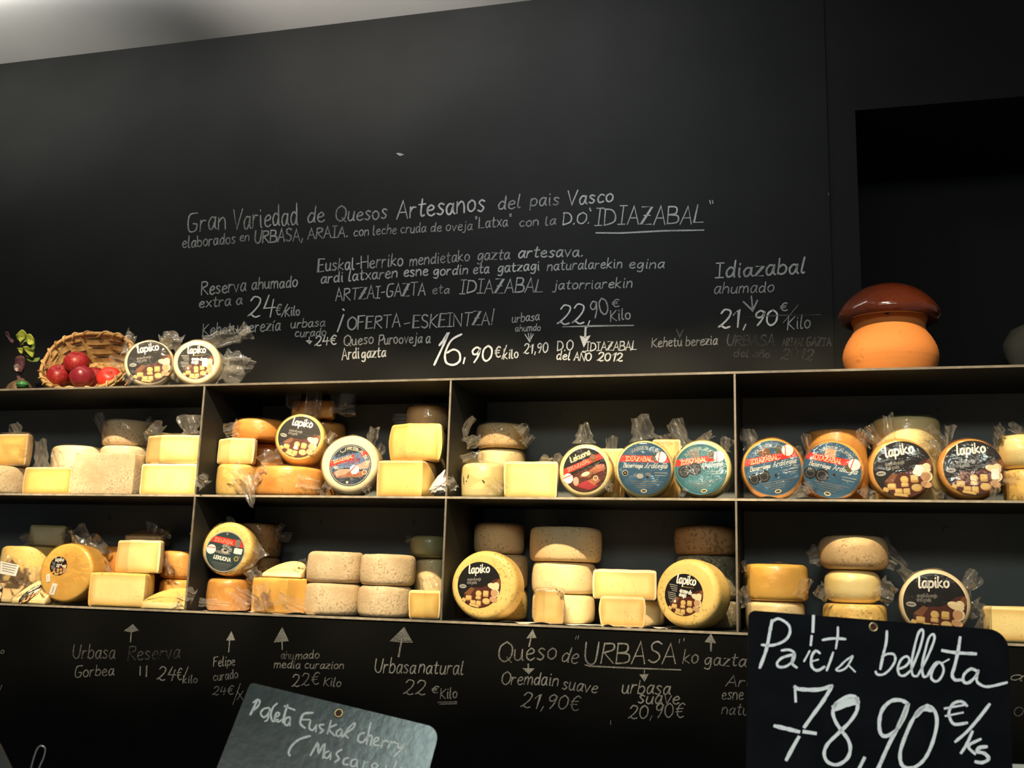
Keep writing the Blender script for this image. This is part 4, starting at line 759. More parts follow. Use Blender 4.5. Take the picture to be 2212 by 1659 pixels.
flat('upper orange wheel of the stack beside the first lower divider', 355, 428, 1190, .14, z, 'orange', wrap=True, vM=1215, tails=((368, 1240, 352, 1190, 24, 34, {'Y0': .08}),))
block('small bright wedge lying at the front beside the first lower divider', 303, None, 398, 1310, .012, Z0, 'gold', RIND['lemon'], D=.06, slope=.5, H=.045, name='cheese_wedge', tails=((375, 1300, 392, 1306, 50, 30, {'Y0': .005}),))
# ------------------------------------------------------------------ lower row, second bay
z = flat('orange wrapped wheel under the green-labelled wheel', 416, 537, 1250, .075, Z0, 'orange', wrap=True, tails=((420, 1290, 398, 1280, 40, 30, {'Y0': -.006}), (505, 1275, 540, 1310, 40, 50, {'Y0': .012}), (430, 1300, 500, 1310, 24, 20, {'Y0': .004})))
stand('orange wheel with dark green label standing on an orange wheel', 480, 1192, 56, .035, .06, z, 'gold', lab_green(), 476, 1200, 44, yaw=-10, lean=5, roll=-2, tails=((505, 1145, 495, 1115, 24, 12, {'Y0': .06}), (435, 1155, 412, 1148, 26, 14, {'Y0': .05}), (530, 1170, 555, 1215, 50, 60, {'Y0': .06, 'Y1': .05}), (540, 1230, 560, 1265, 40, 30, {'Y0': .05})))
z = flat('lower brown wheel of the pair behind the green-labelled wheel', 514, 600, 1204, .17, Z0, 'brown', vM=1225)
flat('upper brown wheel behind the green-labelled wheel', 512, 602, 1130, .17, z, 'brown', wrap=True, vM=1160, tails=((595, 1150, 612, 1130, 20, 14, {'Y0': .15}), (595, 1160, 630, 1160, 20, 20, {'Y0': .15})))
z = block('amber wrapped cheese half under the white wedge', 546, 620, 660, 1249, .03, Z0, 'amber', RIND['amber'], wrap=True, D=.055, YR=.06, YL=.035, YE=.03, tails=((560, 1262, 570, 1315, 40, 50, {'Y0': .02}), (600, 1290, 655, 1318, 30, 44, {'Y0': .014})))
block('white cheese wedge lying on the amber wrapped half', 565, None, 648, 1244, .05, z, 'lemon', RIND['ivory'], D=.06, slope=.45, H=.036, name='cheese_wedge', tails=((640, 1232, 665, 1215, 30, 24, {'Y0': .07}),))
GP = 'pale rough wheels stacked two by two'
z1_ = flat('lower left wheel of the four pale rough wheels', 665, 775, 1260, .08, Z0, 'pale', vM=1290, group=GP, amp=.0016)
z2_ = flat('lower right wheel of the four pale rough wheels', 778, 886, 1266, .08, Z0, 'pale', vM=1295, group=GP, amp=.0016)
flat('upper left wheel of the four pale rough wheels', 670, 780, 1191, .08, z1_, 'pale', vM=1225, group=GP, amp=.0016)
flat('upper right wheel of the four pale rough wheels', 784, 893, 1197, .08, z2_, 'pale', vM=1230, group=GP, amp=.0016)
block('small yellow cheese quarter at the front right of the second lower bay', 884, 915, 950, 1275, .03, Z0, 'lemon', PASTE, D=.04, YL=.04, YE=.025, YR=.045)
z = flat('pale film-wrapped round behind the small yellow quarter', 900, 964, 1206, .17, Z0, 'cream', wrap=True, vM=1230, tails=((925, 1245, 930, 1272, 40, 36, {'Y0': .08}),))
flat('greenish wrapped cheese on top beside the second lower divider', 890, 966, 1157, .16, z, 'olive', wrap=True, vM=1180, name='round_cheese', tails=((893, 1165, 876, 1165, 16, 16, {'Y0': .14}),))
# ------------------------------------------------------------------ lower row, third bay
GT = 'whole wheels stacked three high'
z = flat('lowest wheel of the stack behind the big speckled black-labelled wheel', 1012, 1137, 1272, .185, Z0, 'gold', vM=1300)
z = flat('middle wheel of the stack behind the big speckled black-labelled wheel', 1014, 1139, 1197, .185, z, 'tan', vM=1230)
flat('top wheel of the stack behind the big speckled black-labelled wheel', 1007, 1131, 1128, .185, z, 'tan', vM=1160)
stand('big speckled yellow wheel with black label, standing left in the third lower bay', 1036, 1262, 73, .03, .068, Z0, 'gold', lab_large(), 1027, 1262, 49, yaw=1, lean=3, roll=-3, wrap=False, bev=.010)
z = flat('lowest wheel of the three-high tan stack in the third lower bay', 1152, 1283, 1284, .15, Z0, 'cream', vM=1310)
z = flat('middle wheel of the three-high tan stack in the third lower bay', 1152, 1285, 1214, .15, z, 'cream', vM=1245)
flat('top wheel of the three-high tan stack, in half shadow', 1148, 1298, 1137, .15, z, 'tan', vM=1170, amp=.0016)
block('film-wrapped pale wedge standing before the three-high tan stack', 1155, 1178, 1217, 1272, .035, Z0, 'pale', PASTE2, wrap=True, D=.022, YL=.06, YE=.035, YR=.05, name='cheese_wedge', tails=((1180, 1275, 1196, 1262, 44, 20, {'Y0': .05}), (1205, 1285, 1215, 1275, 24, 14, {'Y0': .05})))
z = flat('low wheel under the big white cheese half', 1302, 1434, 1297, .165, Z0, 'cream', vM=1320)
block('big white cheese half with cut face, third lower bay', 1281, None, 1417, 1230, .085, z, 'ivory', PASTE2, D=.08, bev=.006)
block('cream cheese quarter standing before the big white half', 1298, 1348, 1391, 1288, .03, Z0, 'cream', PASTE2, D=.022, YL=.05, YE=.025, YR=.05, bulge=.004)
z = flat('lowest grey mould-rinded wheel behind the right black-labelled wheel', 1470, 1601, 1296, .18, Z0, 'grey', vM=1315, amp=.002)
z = flat('large grey mould-rinded wheel under the dark brown one', 1462, 1602, 1200, .18, z, 'grey', vM=1240, amp=.002)
flat('dark brown wheel on top of the grey mould-rinded wheels', 1458, 1596, 1134, .18, z, 'brown', vM=1165, amp=.0014)
stand('yellow wheel with black text label standing beside the third lower divider', 1482, 1286, 73, .025, .066, Z0, 'gold', lab_small(), 1477, 1290, 45, yaw=19, lean=3, roll=-6, wrap=False, bev=.011)
# ------------------------------------------------------------------ lower row, fourth bay (right)
z = flat('lower pale wheel of the wrapped pair right of the third lower divider', 1612, 1738, 1300, .10, Z0, 'cream', wrap=True, vM=1330, tails=((1615, 1310, 1602, 1270, 30, 24, {'Y0': -.006}),))
flat('orange film-wrapped wheel right of the third lower divider', 1609, 1746, 1218, .10, z, 'amber', wrap=True, vM=1255, tails=((1610, 1235, 1604, 1212, 16, 12, {'Y0': .06}), (1725, 1290, 1745, 1250, 30, 26, {'Y0': .03})))
z = flat('lowest orange wheel of the film-wrapped stack behind the large price sign', 1778, 1916, 1305, .11, Z0, 'gold', wrap=True, vM=1330)
z = flat('pale bag-wrapped middle cheese of the stack behind the large price sign', 1782, 1902, 1231, .11, z, 'lemon', wrap=True, vM=1265, bev=.018, tails=((1790, 1270, 1768, 1292, 46, 34, {'Y0': .06}), (1895, 1265, 1930, 1292, 60, 40, {'Y0': .06})))
flat('brown film-wrapped wheel on top of the stack behind the large price sign', 1773, 1915, 1156, .11, z, 'tan', wrap=True, vM=1190, bev=.014, bulge=.005, tails=((1778, 1195, 1745, 1205, 60, 30, {'Y0': .1}), (1905, 1165, 1955, 1225, 30, 16, {'Y0': .1}), (1915, 1210, 1935, 1225, 30, 24, {'Y0': .1})))
stand('cream wheel with black label in film, just above the large price sign', 2020, 1320, 71, .04, .055, Z0, 'ivory', lab_large(), 2020, 1321, 64, yaw=4, lean=2, roll=-5, tails=((1980, 1262, 1942, 1226, 34, 18, {'Y0': .06}), (2080, 1275, 2112, 1240, 44, 40, {'Y0': .06}), (2100, 1300, 2118, 1330, 40, 40, {'Y0': .06})))
block('bright yellow cheese half at the right edge above the sign corner', 2126, 2143, 2260, 1309, .03, Z0, 'lemon', PASTE2, D=.06, YL=.06, YE=.03, tails=((2130, 1330, 2120, 1360, 30, 30, {'Y0': .04}),))

# crumpled foil-like parcel and paper sheets on the shelves
def crumple(name, label, cat, pts, Y, dep, mat, seed):
    us = [p[0] for p in pts]; vs_ = [p[1] for p in pts]; cu, cv = sum(us)/len(us), sum(vs_)/len(vs_); n = 30; base = at(cu, max(vs_), Y); M_ = base_matrix(base); t = thing(name, label, cat, M_); mb = MB(); rows = []
    for i in range(9):
        ph = math.pi*i/8; row = []
        for j in range(n):
            k = j/n*len(pts); a = pts[int(k)]; b = pts[(int(k)+1) % len(pts)]; f = k-int(k)
            u, v = a[0]+(b[0]-a[0])*f, a[1]+(b[1]-a[1])*f; s = math.sin(ph)**.6; q = 1+.12*noise.noise(Vector((j*.9, i*1.3, seed)))
            row.append(at(cu+(u-cu)*s*q, cv+(v-cv)*s*min(q, 1.0), Y-dep*math.cos(ph)+.006*noise.noise(Vector((j*.7, i*.9, seed+5)))))
        rows.append(row)
    mb.grid(rows, 0, True); mk(mb, M_).build('wrapped_parcel', mat, t, 25)
crumple('wrapped_parcel', 'crumpled white film parcel at the foot of the second divider, middle shelf', 'parcel', [(926, 1058), (944, 1030), (962, 1012), (968, 1040), (972, 1062), (950, 1068), (930, 1068)], .035, .02, FOIL, 2)
def sheet(label, uvs, Y0, Y1, z, seed, name='paper_sheet'):
    """thin white paper lying on the shelf, its front edge curling up a little"""
    mb = MB(); rows = []; n = 26; a = at(uvs[0], 1340, Y0).x; b = at(uvs[1], 1340, Y0).x
    for i in range(8):
        f = i/7; row = []
        for j in range(n):
            g = j/(n-1); lift = (i == 0)*max(0, .002+.006*noise.noise(Vector((g*6, seed, 0))))
            row.append((a+(b-a)*g+.004*noise.noise(Vector((f*3, g*3, seed))), Y0+(Y1-Y0)*f+(.006*noise.noise(Vector((g*5, seed+2, 0))) if i == 0 else 0), z+.0003+lift))
        rows.append(row)
    mb.grid(rows, 0); o = mb.build(name, P['white'], None, 60); tag(o, label, 'paper')
sheet('white paper sheet under the tan stack in the third lower bay', (1078, 1298), .008, .12, Z0, 1)
sheet('white paper sheet under the cream quarter in the third lower bay', (1302, 1436), .008, .12, Z0, 5)
sheet('white paper lining under the orange wheels in the second lower bay', (414, 664), .006, .14, Z0, 9)
sheet('white paper lining under the two blue-labelled wheels, fourth upper bay', (1598, 1862), .004, .12, Z1, 14)

# ================================================================== things on the top shelf
stand('left black-labelled wheel in film beside the basket, top shelf', 321, 781, 51, .03, .05, Z2, 'ivory', lab_large(), 323, 780, 46, yaw=-24, lean=4, roll=6, tails=((290, 745, 268, 738, 40, 60, {'Y0': .06}), (275, 790, 236, 775, 36, 16, {'Y0': .03}), (285, 810, 272, 828, 40, 24, {'Y0': .02}), (345, 740, 372, 735, 40, 40, {'Y0': .06})))
stand('right black-labelled wheel with trailing film, top shelf', 424, 783, 50, .03, .055, Z2, 'ivory', lab_small(True), 423, 784, 38, yaw=-22, lean=4, roll=6, tails=((390, 745, 355, 728, 50, 34, {'Y0': .06}), (440, 742, 512, 722, 36, 40, {'Y0': .06, 'Y1': .05}), (515, 725, 540, 712, 30, 40, {'Y0': .05}), (470, 790, 548, 792, 70, 24, {'Y0': .08}), (480, 775, 530, 800, 60, 60, {'Y0': .09, 'Y1': .07}), (480, 800, 520, 822, 60, 40, {'Y0': .07}), (385, 800, 378, 822, 26, 20, {'Y0': .03})))
# basket
BW = [mottled('wicker_light', (.44, .27, .10), (.58, .38, .16), 60, .6, .3, 400), mottled('wicker_mid', (.33, .18, .06), (.44, .26, .10), 60, .6, .3, 400), mottled('wicker_dark', (.20, .095, .03), (.30, .16, .055), 60, .6, .3, 400)]
bc = at(187, 776, .085); tl = R(68)
BM = T(bc.x, .085, Z2+.0772) @ Matrix.Rotation(R(3), 4, 'Y') @ Matrix.Rotation(tl, 4, 'X')
bk = thing('wicker_basket', 'tilted oval wicker basket with red fruit at the left of the top shelf', 'basket', BM)
def oval(t, a, b, e=2.6): c, s = math.cos(t), math.sin(t); return (a*abs(c)**(2/e)*(1 if c >= 0 else -1), b*abs(s)**(2/e)*(1 if s >= 0 else -1))
RA, RB, BA, BB, BD = .109, .0755, .090, .045, .068
wall = MB(); nst = 15; nr = 6; rg = random.Random(3)
for i in range(nr):
    h0 = -BD*(i+1)/nr; rows = [[], [], []]; n = nst*4
    for j in range(n):
        t_ = 2*math.pi*j/n; off = .0022*math.cos(math.pi*j/4+math.pi*i)
        for q, (fz, bulge_) in enumerate(((-.06, -.0004), (.5, .0008), (1.06, -.0004))):
            z_ = h0+BD/nr*fz; f = 1+z_/BD; a = BA+(RA-BA)*f; b = BB+(RB-BB)*f; x, y = oval(t_, a+off+bulge_, b+off+bulge_); rows[q].append((x, y, z_))
    mk_ = [rg.choice((0, 0, 1)) for _ in range(nst*2)]
    wall.grid(rows, lambda a, b: mk_[b//4*1 % len(mk_)], True)
for j in range(nst):
    t_ = 2*math.pi*(j*4+2)/(nst*4); pts = []
    for i in range(nr+1):
        z_ = -BD*i/nr; f = 1+z_/BD; off = -.0018*math.cos(math.pi*(j+i))*.5; pts.append((*oval(t_, BA+(RA-BA)*f+off, BB+(RB-BB)*f+off), z_))
    rows = [[], []]
    for p in pts:
        d = Vector((-p[1], p[0], 0)).normalized()*.0075; rows[0].append(Vector(p)-d); rows[1].append(Vector(p)+d)
    wall.grid(rows, 1)
for i in range(-5, 6):                                        # woven base
    for k in (0, 1):
        s0 = i/5.6; rows = [[], []]
        for j in range(25):
            s1 = (j/24*2-1)*math.sqrt(max(0, 1-s0*s0)); x, y = (s0, s1) if k else (s1, s0)
            if k and i % 2 and False: continue
            zz = -BD+.0012*math.cos(math.pi*j/2.2+math.pi*i)*(1 if k else -1); w2 = .0075
            dx, dy = (w2, 0) if k else (0, w2*.6)
            rows[0].append((x*BA-dx, y*BB-dy, zz)); rows[1].append((x*BA+dx, y*BB+dy, zz))
        wall.grid(rows, 0 if k else 1)
wall.build('woven_body', BW, bk, 60)
rim = MB(); rim.tube([(*oval(2*math.pi*j/72, RA+.001, RB+.001), .002) for j in range(72)], .0042, 8, 1, True)
rim.tube([(*oval(2*math.pi*j/72, RA+.004, RB+.004), -.004) for j in range(72)], .003, 8, 0, True)
for j in range(22):                                             # lashing round the rim
    pts = []
    for k in range(9):
        t_ = 2*math.pi*(j/22+k/8*.042); a = 2*math.pi*k/8; x, y = oval(t_, RA+.001+.006*math.cos(a), RB+.001+.006*math.cos(a)); pts.append((x, y, .001+.0075*math.sin(a)))
    rim.tube(pts, .0022, 5, 2 if j % 3 == 0 else 0)
rim.build('rim', BW, bk, 60)
FRU = [mottled('fruit_red', (.19, .006, .010), (.28, .012, .016), 20, .38, .04, 90, (.5, .12, .07), .2, 400, spec=.4), mottled('fruit_bright_red', (.48, .018, .012), (.6, .035, .02), 18, .40, .04, 90, spec=.4), mottled('fruit_plum', (.13, .010, .020), (.2, .014, .024), 18, .30, .04, 90, spec=.5)]
def apple(label, u, v, ru, Y, mat, tilt):
    p = at(u, v, Y); r = ru*pix(u, v, Y); p.z = max(p.z, Z2+r*.92+.001); M_ = T(*p) @ Matrix.Rotation(R(tilt), 4, 'X') @ Matrix.Rotation(R(tilt*.6), 4, 'Y')
    a = thing('red_apple', label, 'fruit', M_, 'red fruit in the basket'); mb = MB(); prof = []
    for k in range(25):
        t_ = math.pi*k/24; rr = r*math.sin(t_)*(1+.05*math.cos(t_)); zz = r*.92*math.cos(t_)-r*.20*math.exp(-(math.sin(t_)/.28)**2)*(1 if t_ < 1.57 else -.6); prof.append((max(rr, 1e-5), zz))
    mb.lathe(prof[::-1], 36, 0, lambda t_, z_: 1+.018*math.cos(5*t_)); mb.build('flesh', FRU[mat], a, 60)
    st = MB(); st.tube([(0, 0, r*.70), (.001, 0, r*.88), (.003, .001, r*1.0)], .0011, 6); st.build('stem', BW[2], a)
apple('dark red fruit at the left of the basket', 127, 811, 25, .097, 0, 40)
apple('red fruit on top of the pile in the basket', 166, 784, 27, .10, 0, 25)
apple('purplish red fruit at the middle front of the basket', 178, 815, 26.5, .095, 2, -20)
apple('red fruit half hidden behind the middle ones in the basket', 204, 813, 23, .125, 0, 15)
apple('bright red fruit at the right of the basket', 237, 818, 26, .097, 1, 50)
# plant
pc = at(45, 835, .10); pl = thing('potted_plant', 'small plant with green leaves and purple stalk left of the basket', 'plant', T(pc.x, .10, Z2))
GRN = mottled('leaf_green', (.20, .24, .03), (.42, .46, .07), 40, .5, .3, 200); GRD = mottled('leaf_dark_green', (.05, .09, .02), (.13, .18, .04), 40, .5, .3, 200); PUR = mottled('stalk_purple', (.045, .012, .022), (.12, .05, .06), 60, .5, .3, 200); CLY = mottled('base_brown', (.05, .03, .015), (.13, .08, .04), 50, .6, .4, 150); GRG = mottled('glass_green', (.02, .10, .03), (.05, .2, .06), 50, .25)
def rel(u, v, Y=.10): return at(u, v, Y)-Vector((pc.x, .10, Z2))
def leafmesh(pts, Y, curl, mat, name='leaf'):
    us = sum(p[0] for p in pts)/len(pts); vs_ = sum(p[1] for p in pts)/len(pts); rings = []
    loop = smooth(pts+[pts[0]], 4)[:-1]
    for f in (0.02, .35, .7, 1): rings.append([rel(us+(u-us)*f, vs_+(v-vs_)*f, Y+curl*f*f*math.cos(2*math.pi*k/len(loop)*2+1)) for k, (u, v) in enumerate(loop)])
    mb = MB(); mb.grid(rings, 0, True); o = mb.build(name, mat, pl, 60); md = o.modifiers.new('thickness', 'SOLIDIFY'); md.thickness = .0006
leafmesh([(34, 724), (47, 712), (58, 722), (56, 733), (46, 740), (41, 735), (36, 732)], .10, .008, GRN)
leafmesh([(56, 722), (66, 722), (75, 735), (74, 742), (62, 744), (56, 734)], .095, .008, GRN)
leafmesh([(42, 745), (48, 735), (57, 730), (60, 736), (50, 740), (44, 748)], .092, .006, GRD)
leafmesh([(49, 749), (58, 748), (66, 754), (73, 757), (74, 765), (70, 772), (63, 766), (57, 760), (51, 755)], .09, .008, GRN)
leafmesh([(36, 752), (48, 752), (50, 762), (46, 764), (40, 758)], .093, .005, GRN)
leafmesh([(66, 746), (75, 742), (77, 750), (72, 756), (66, 752)], .095, .005, GRD)
leafmesh([(54, 768), (62, 772), (75, 774), (86, 772), (82, 780), (66, 781), (57, 776)], .10, .006, GRD)
leafmesh([(11, 716), (18, 718), (22, 730), (30, 735), (30, 741), (24, 739), (16, 728), (11, 722)], .10, .005, PUR, 'petal')
mb = MB(); mb.tube([rel(42, 830), rel(41, 815), rel(42, 800), rel(44, 780), rel(48, 760), rel(50, 740)], [.004, .005, .005, .003, .002, .0015], 8); mb.build('stem', PUR, pl)
leafmesh([(33, 772), (44, 768), (54, 775), (53, 796), (48, 806), (40, 802), (31, 800), (30, 786)], .094, .010, PUR, 'petal'); leafmesh([(29, 790), (38, 788), (42, 798), (38, 802), (31, 798)], .088, .006, mottled('petal_pale', (.22, .16, .17), (.42, .34, .34), 60), 'petal')
mb = MB(); k = pix(45, 830, .1)
mb.lathe([(.0001, .0008), (27*k, .0008), (28*k, 16*k), (24*k, 26*k), (16*k, 34*k), (8*k, 38*k), (5*k, 42*k), (.0001, 43*k)], 28, 0, lambda t_, z_: 1+.08*math.cos(5*t_)); mb.build('base', CLY, pl)
mb = MB(); p = rel(46, 829, .07); mb.lathe([(.0001, -8*k), (9*k, -7*k), (13*k, -2*k), (11*k, 4*k), (5*k, 7*k), (.0001, 8*k)], 20); mb.xform(T(p.x, -.026, 24*k)); mb.build('green_base_ornament', GRG, pl)

# clay jar with glazed mushroom-cap lid
jc = at(1924, 792, .11); k = pix(1924, 720, .11)*1.01; jm = T(jc.x, .11, Z2+.0012)
CLAYM = mottled('terracotta', (.60, .20, .045), (.66, .235, .058), 7, .68, .12, 120, (.36, .12, .035), .05, 60, spec=.25)
GLZ = mottled('brown_glaze', (.065, .013, .005), (.1, .022, .008), 9, .10, .08, 40, (.025, .006, .003), .22, 230, spec=.6, coat=.8)
j = thing('clay_jar', 'round terracotta jar with shiny brown mushroom-cap lid on the top shelf', 'jar', jm)
prof = [(.0001, 0), (78, 0), (83, 3), (90, 18), (95.5, 36), (97, 50), (94, 66), (86, 84), (77, 98), (73, 107), (73, 114), (76, 124), (80, 133), (78, 137), (60, 138), (.0001, 138)]
def curve(prof, sub=4): return smooth(prof, sub)
mb = MB(); mb.lathe([(max(r_, .0001)*k, z_*k) for r_, z_ in curve(prof[1:14])], 72, 0, lambda t_, z_: 1+.004*math.sin(z_*900)); mb.lathe([(.0001, .0), (78*k, 0)], 72); mb.build('pot', CLAYM, j, 60)
lid = [(60, 131), (92, 124), (100, 128), (104, 138), (102, 148), (92, 164), (76, 181), (55, 196), (30, 205), (10, 208), (.01, 208.5)]
mb = MB(); mb.lathe([(max(r_, .0001)*k, z_*k) for r_, z_ in curve(lid)], 72, 0, lambda t_, z_: 1+.012*math.sin(2*t_+.6))
ld = mb.build('lid', GLZ, j, 60)
mb = MB(); mb.lathe([(.0001, 6), (5, 4), (6, 0), (4, -6), (.0001, -9)], 14); mb.xform(T(-10*k, -79*k, 128*k) @ Matrix.Scale(k, 4)); mb.build('glaze_drip', GLZ, ld, 60)
# dim pale jar in the alcove
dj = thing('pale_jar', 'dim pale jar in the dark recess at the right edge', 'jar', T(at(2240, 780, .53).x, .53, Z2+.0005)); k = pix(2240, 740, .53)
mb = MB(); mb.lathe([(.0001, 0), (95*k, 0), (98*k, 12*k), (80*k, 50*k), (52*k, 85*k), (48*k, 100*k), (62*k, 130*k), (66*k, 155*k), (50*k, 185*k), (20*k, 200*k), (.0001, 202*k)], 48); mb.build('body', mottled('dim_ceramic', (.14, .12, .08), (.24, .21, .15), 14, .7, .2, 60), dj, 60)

# ================================================================== price signs standing on the counter in the foreground
ZT = -.15
cm = MB(); cm.box((-.45, -1.3, ZF), (1.5, -.93, ZT-.0015)); c_ = cm.build('display_counter', M['counter'], None, 0); tag(c_, 'steel-topped display counter under the price signs', 'counter')
SLATE = mottled('sign_black', (.0035, .004, .005), (.006, .0065, .008), 30, .55, .05, 200, spec=.06)
SLATE2 = mottled('sign_slate_green', (.022, .034, .033), (.05, .07, .066), 24, .24, .10, 120, (.012, .02, .02), .20, 60, spec=.55, detail=6)
BRASS = plain('brass', (.62, .48, .24), .35, .9)
def sign(label, P0, lean, corners, radii, mat, strokes, fills, eye, org, scale, name='price_sign', yaw=0):
    h = Vector((-FWD.x, -FWD.y, 0)).normalized(); h = Matrix.Rotation(R(yaw), 3, 'Z') @ h; n = (h*math.cos(R(lean))+Vector((0, 0, 1))*math.sin(R(lean))).normalized(); rp = lambda u, v: ray_plane(u, v, P0, n)
    TL, TR, BL, BR = corners
    def down(a, b):                       # where the side edge meets the counter top
        A, B = rp(*a), rp(*b); return A+(B-A)*((A.z-ZT-.0008)/(A.z-B.z))
    tl, tr, bl, br = rp(*TL), rp(*TR), down(TL, BL), down(TR, BR)
    def corner(p, a, b, r_):
        a, b = (a-p).normalized()*r_, (b-p).normalized()*r_; return [p+a*(1-math.sin(t_))+b*(1-math.cos(t_)) for t_ in [math.pi/2*i/8 for i in range(9)]]
    out = [bl, br]+corner(tr, br, tl, radii[1])+corner(tl, tr, bl, radii[0]); th = .0035
    M_ = T((bl.x+br.x)/2, (bl.y+br.y)/2, ZT+.0006); t = thing(name, label, 'sign', M_)
    mb = MB(); mb.face(out); mb.face([p-n*th for p in out][::-1]); N_ = len(out)
    for i in range(N_): a, b = out[i], out[(i+1) % N_]; mb.face([b, a, a-n*th, b-n*th])
    mk(mb, M_).build('board', mat, t, 30)
    mb = MB(); cv_ = lambda x, y: rp(org[0]+x/scale, org[1]+y/scale)+n*.0005
    for pts, w_ in strokes: ribbon(mb, smooth(pts, 4) if len(pts) > 2 else pts, w_, cv_, 0, rng=rngT)
    for pts in fills: mb.face([cv_(*p) for p in pts])
    if strokes: mk(mb, M_).build('chalk_lettering', M['c0'], t, 0)
    if eye:
        c = rp(*eye); ex = (rp(eye[0]+1, eye[1])-c); s_ = ex.length; ex.normalize(); ey = n.cross(ex)
        mb = MB(); mb.tube([c+n*.0006+(ex*math.cos(a)+ey*math.sin(a))*8.2*s_ for a in [2*math.pi*i/28 for i in range(28)]], 2.4*s_, 8, 0, True)
        mk(mb, M_).build('eyelet', BRASS, t, 60)
        mb = MB(); mb.face([c+n*.0004+(ex*math.cos(a)+ey*math.sin(a))*7*s_ for a in [2*math.pi*i/20 for i in range(20)]]); mk(mb, M_).build('eyelet_hole', P['maroon'], t, 0)
    return t
S7 = [([(365,205),(348,290),(322,420),(275,550)],24),([(372,208),(410,192),(460,215),(492,250),(494,300),(466,345),(415,374),(355,388),(290,384)],20),
 ([(435,425),(490,420),(528,445),(522,495),(470,540),(415,545),(402,515),(440,478),(515,455)],19),([(528,445),(510,515),(545,550)],19),
 ([(668,175),(664,285)],30),([(655,320),(648,385)],22),([(640,428),(620,465),(598,505)],14),
 ([(715,445),(684,428),(655,470),(655,540),(695,572),(748,545)],20),([(655,505),(702,492)],16),
 ([(847,255),(845,325),(832,410)],18),([(735,348),(795,338),(860,338),(902,342)],18),([(812,440),(790,505),(765,570)],18),
 ([(955,465),(905,498),(862,540),(835,565),(858,574),(902,556),(934,512),(955,470)],15),([(932,540),(972,580)],18),
 ([(1206,285),(1200,370),(1178,460),(1158,560)],20),([(1170,470),(1212,450),(1258,455),(1266,500),(1230,560),(1180,600),(1135,600),(1124,580)],18),
 ([(1295,560),(1342,540),(1372,500),(1352,468),(1312,490),(1286,550),(1298,602),(1335,608),(1382,570)],18),
 ([(1382,570),(1440,430),(1472,310),(1462,272),(1436,300),(1408,400),(1386,520),(1395,605),(1430,612)],18),([(1430,612),(1500,480),(1552,350),(1545,306),(1514,332),(1488,420),(1464,530),(1472,612),(1502,612)],18),
 ([(1502,612),(1560,520),(1602,518),(1622,570),(1596,632),(1560,652),(1530,622),(1545,560),(1582,512)],19),([(1602,522),(1660,490)],14),
 ([(1742,330),(1727,430),(1702,540),(1684,602),(1704,640),(1752,640)],24),([(1612,425),(1700,440),(1858,450)],24),
 ([(1872,580),(1822,560),(1772,600),(1766,650),(1802,662),(1852,620),(1876,572)],22),([(1876,572),(1862,640),(1892,676),(1952,690),(2084,660)],20),
 ([(538,797),(532,690)],26),([(532,692),(565,708),(700,712),(802,685)],30),([(802,688),(742,790),(662,900),(602,985)],28),([(560,1060),(520,1130),(470,1225)],28),([(385,978),(470,998),(560,1020)],30),([(600,1020),(680,1032)],36),
 ([(830,815),(810,880),(832,950),(872,1010),(922,1080),(938,1150),(912,1220),(842,1262),(772,1242),(746,1180),(772,1110),(852,1030),(932,950),(984,870),(990,800),(962,760),(905,768),(830,815)],26),([(825,845),(900,815),(985,792)],58),
 ([(1040,1215),(1002,1290)],34),([(1352,810),(1302,788),(1232,798),(1172,860),(1150,950),(1160,1032),(1202,1052),(1272,1010),(1332,910),(1362,820)],28),([(1356,820),(1300,960),(1222,1110),(1142,1290),(1110,1370)],30),
 ([(1472,842),(1402,920),(1342,1050),(1302,1180),(1322,1272),(1402,1282),(1482,1220),(1540,1100),(1572,960),(1556,870),(1502,830),(1442,868)],26),([(1420,900),(1470,850),(1530,860)],40),
 ([(1792,830),(1750,798),(1692,815),(1662,870),(1667,920),(1702,966),(1792,955)],22),([(1630,850),(1782,822)],20),([(1636,905),(1762,880)],18),([(1957,820),(1880,920),(1792,1020),(1708,1092)],24),
 ([(1832,1020),(1792,1110),(1750,1175)],24),([(1892,1075),(1802,1125),(1852,1182)],22),([(1936,1130),(1882,1138),(1870,1165),(1922,1180),(1952,1220),(1905,1246),(1856,1240)],26)]
sign('large black price sign with bold white lettering, bottom right corner', CAM+FWD*.90+RGT*.30-UPV*.26, 9, ((1618, 1318), (2178, 1362), (1612, 1659), (2187, 1659)), (.006, .017), SLATE, S7, [], (1886, 1355), (1560, 1280), 3.393)
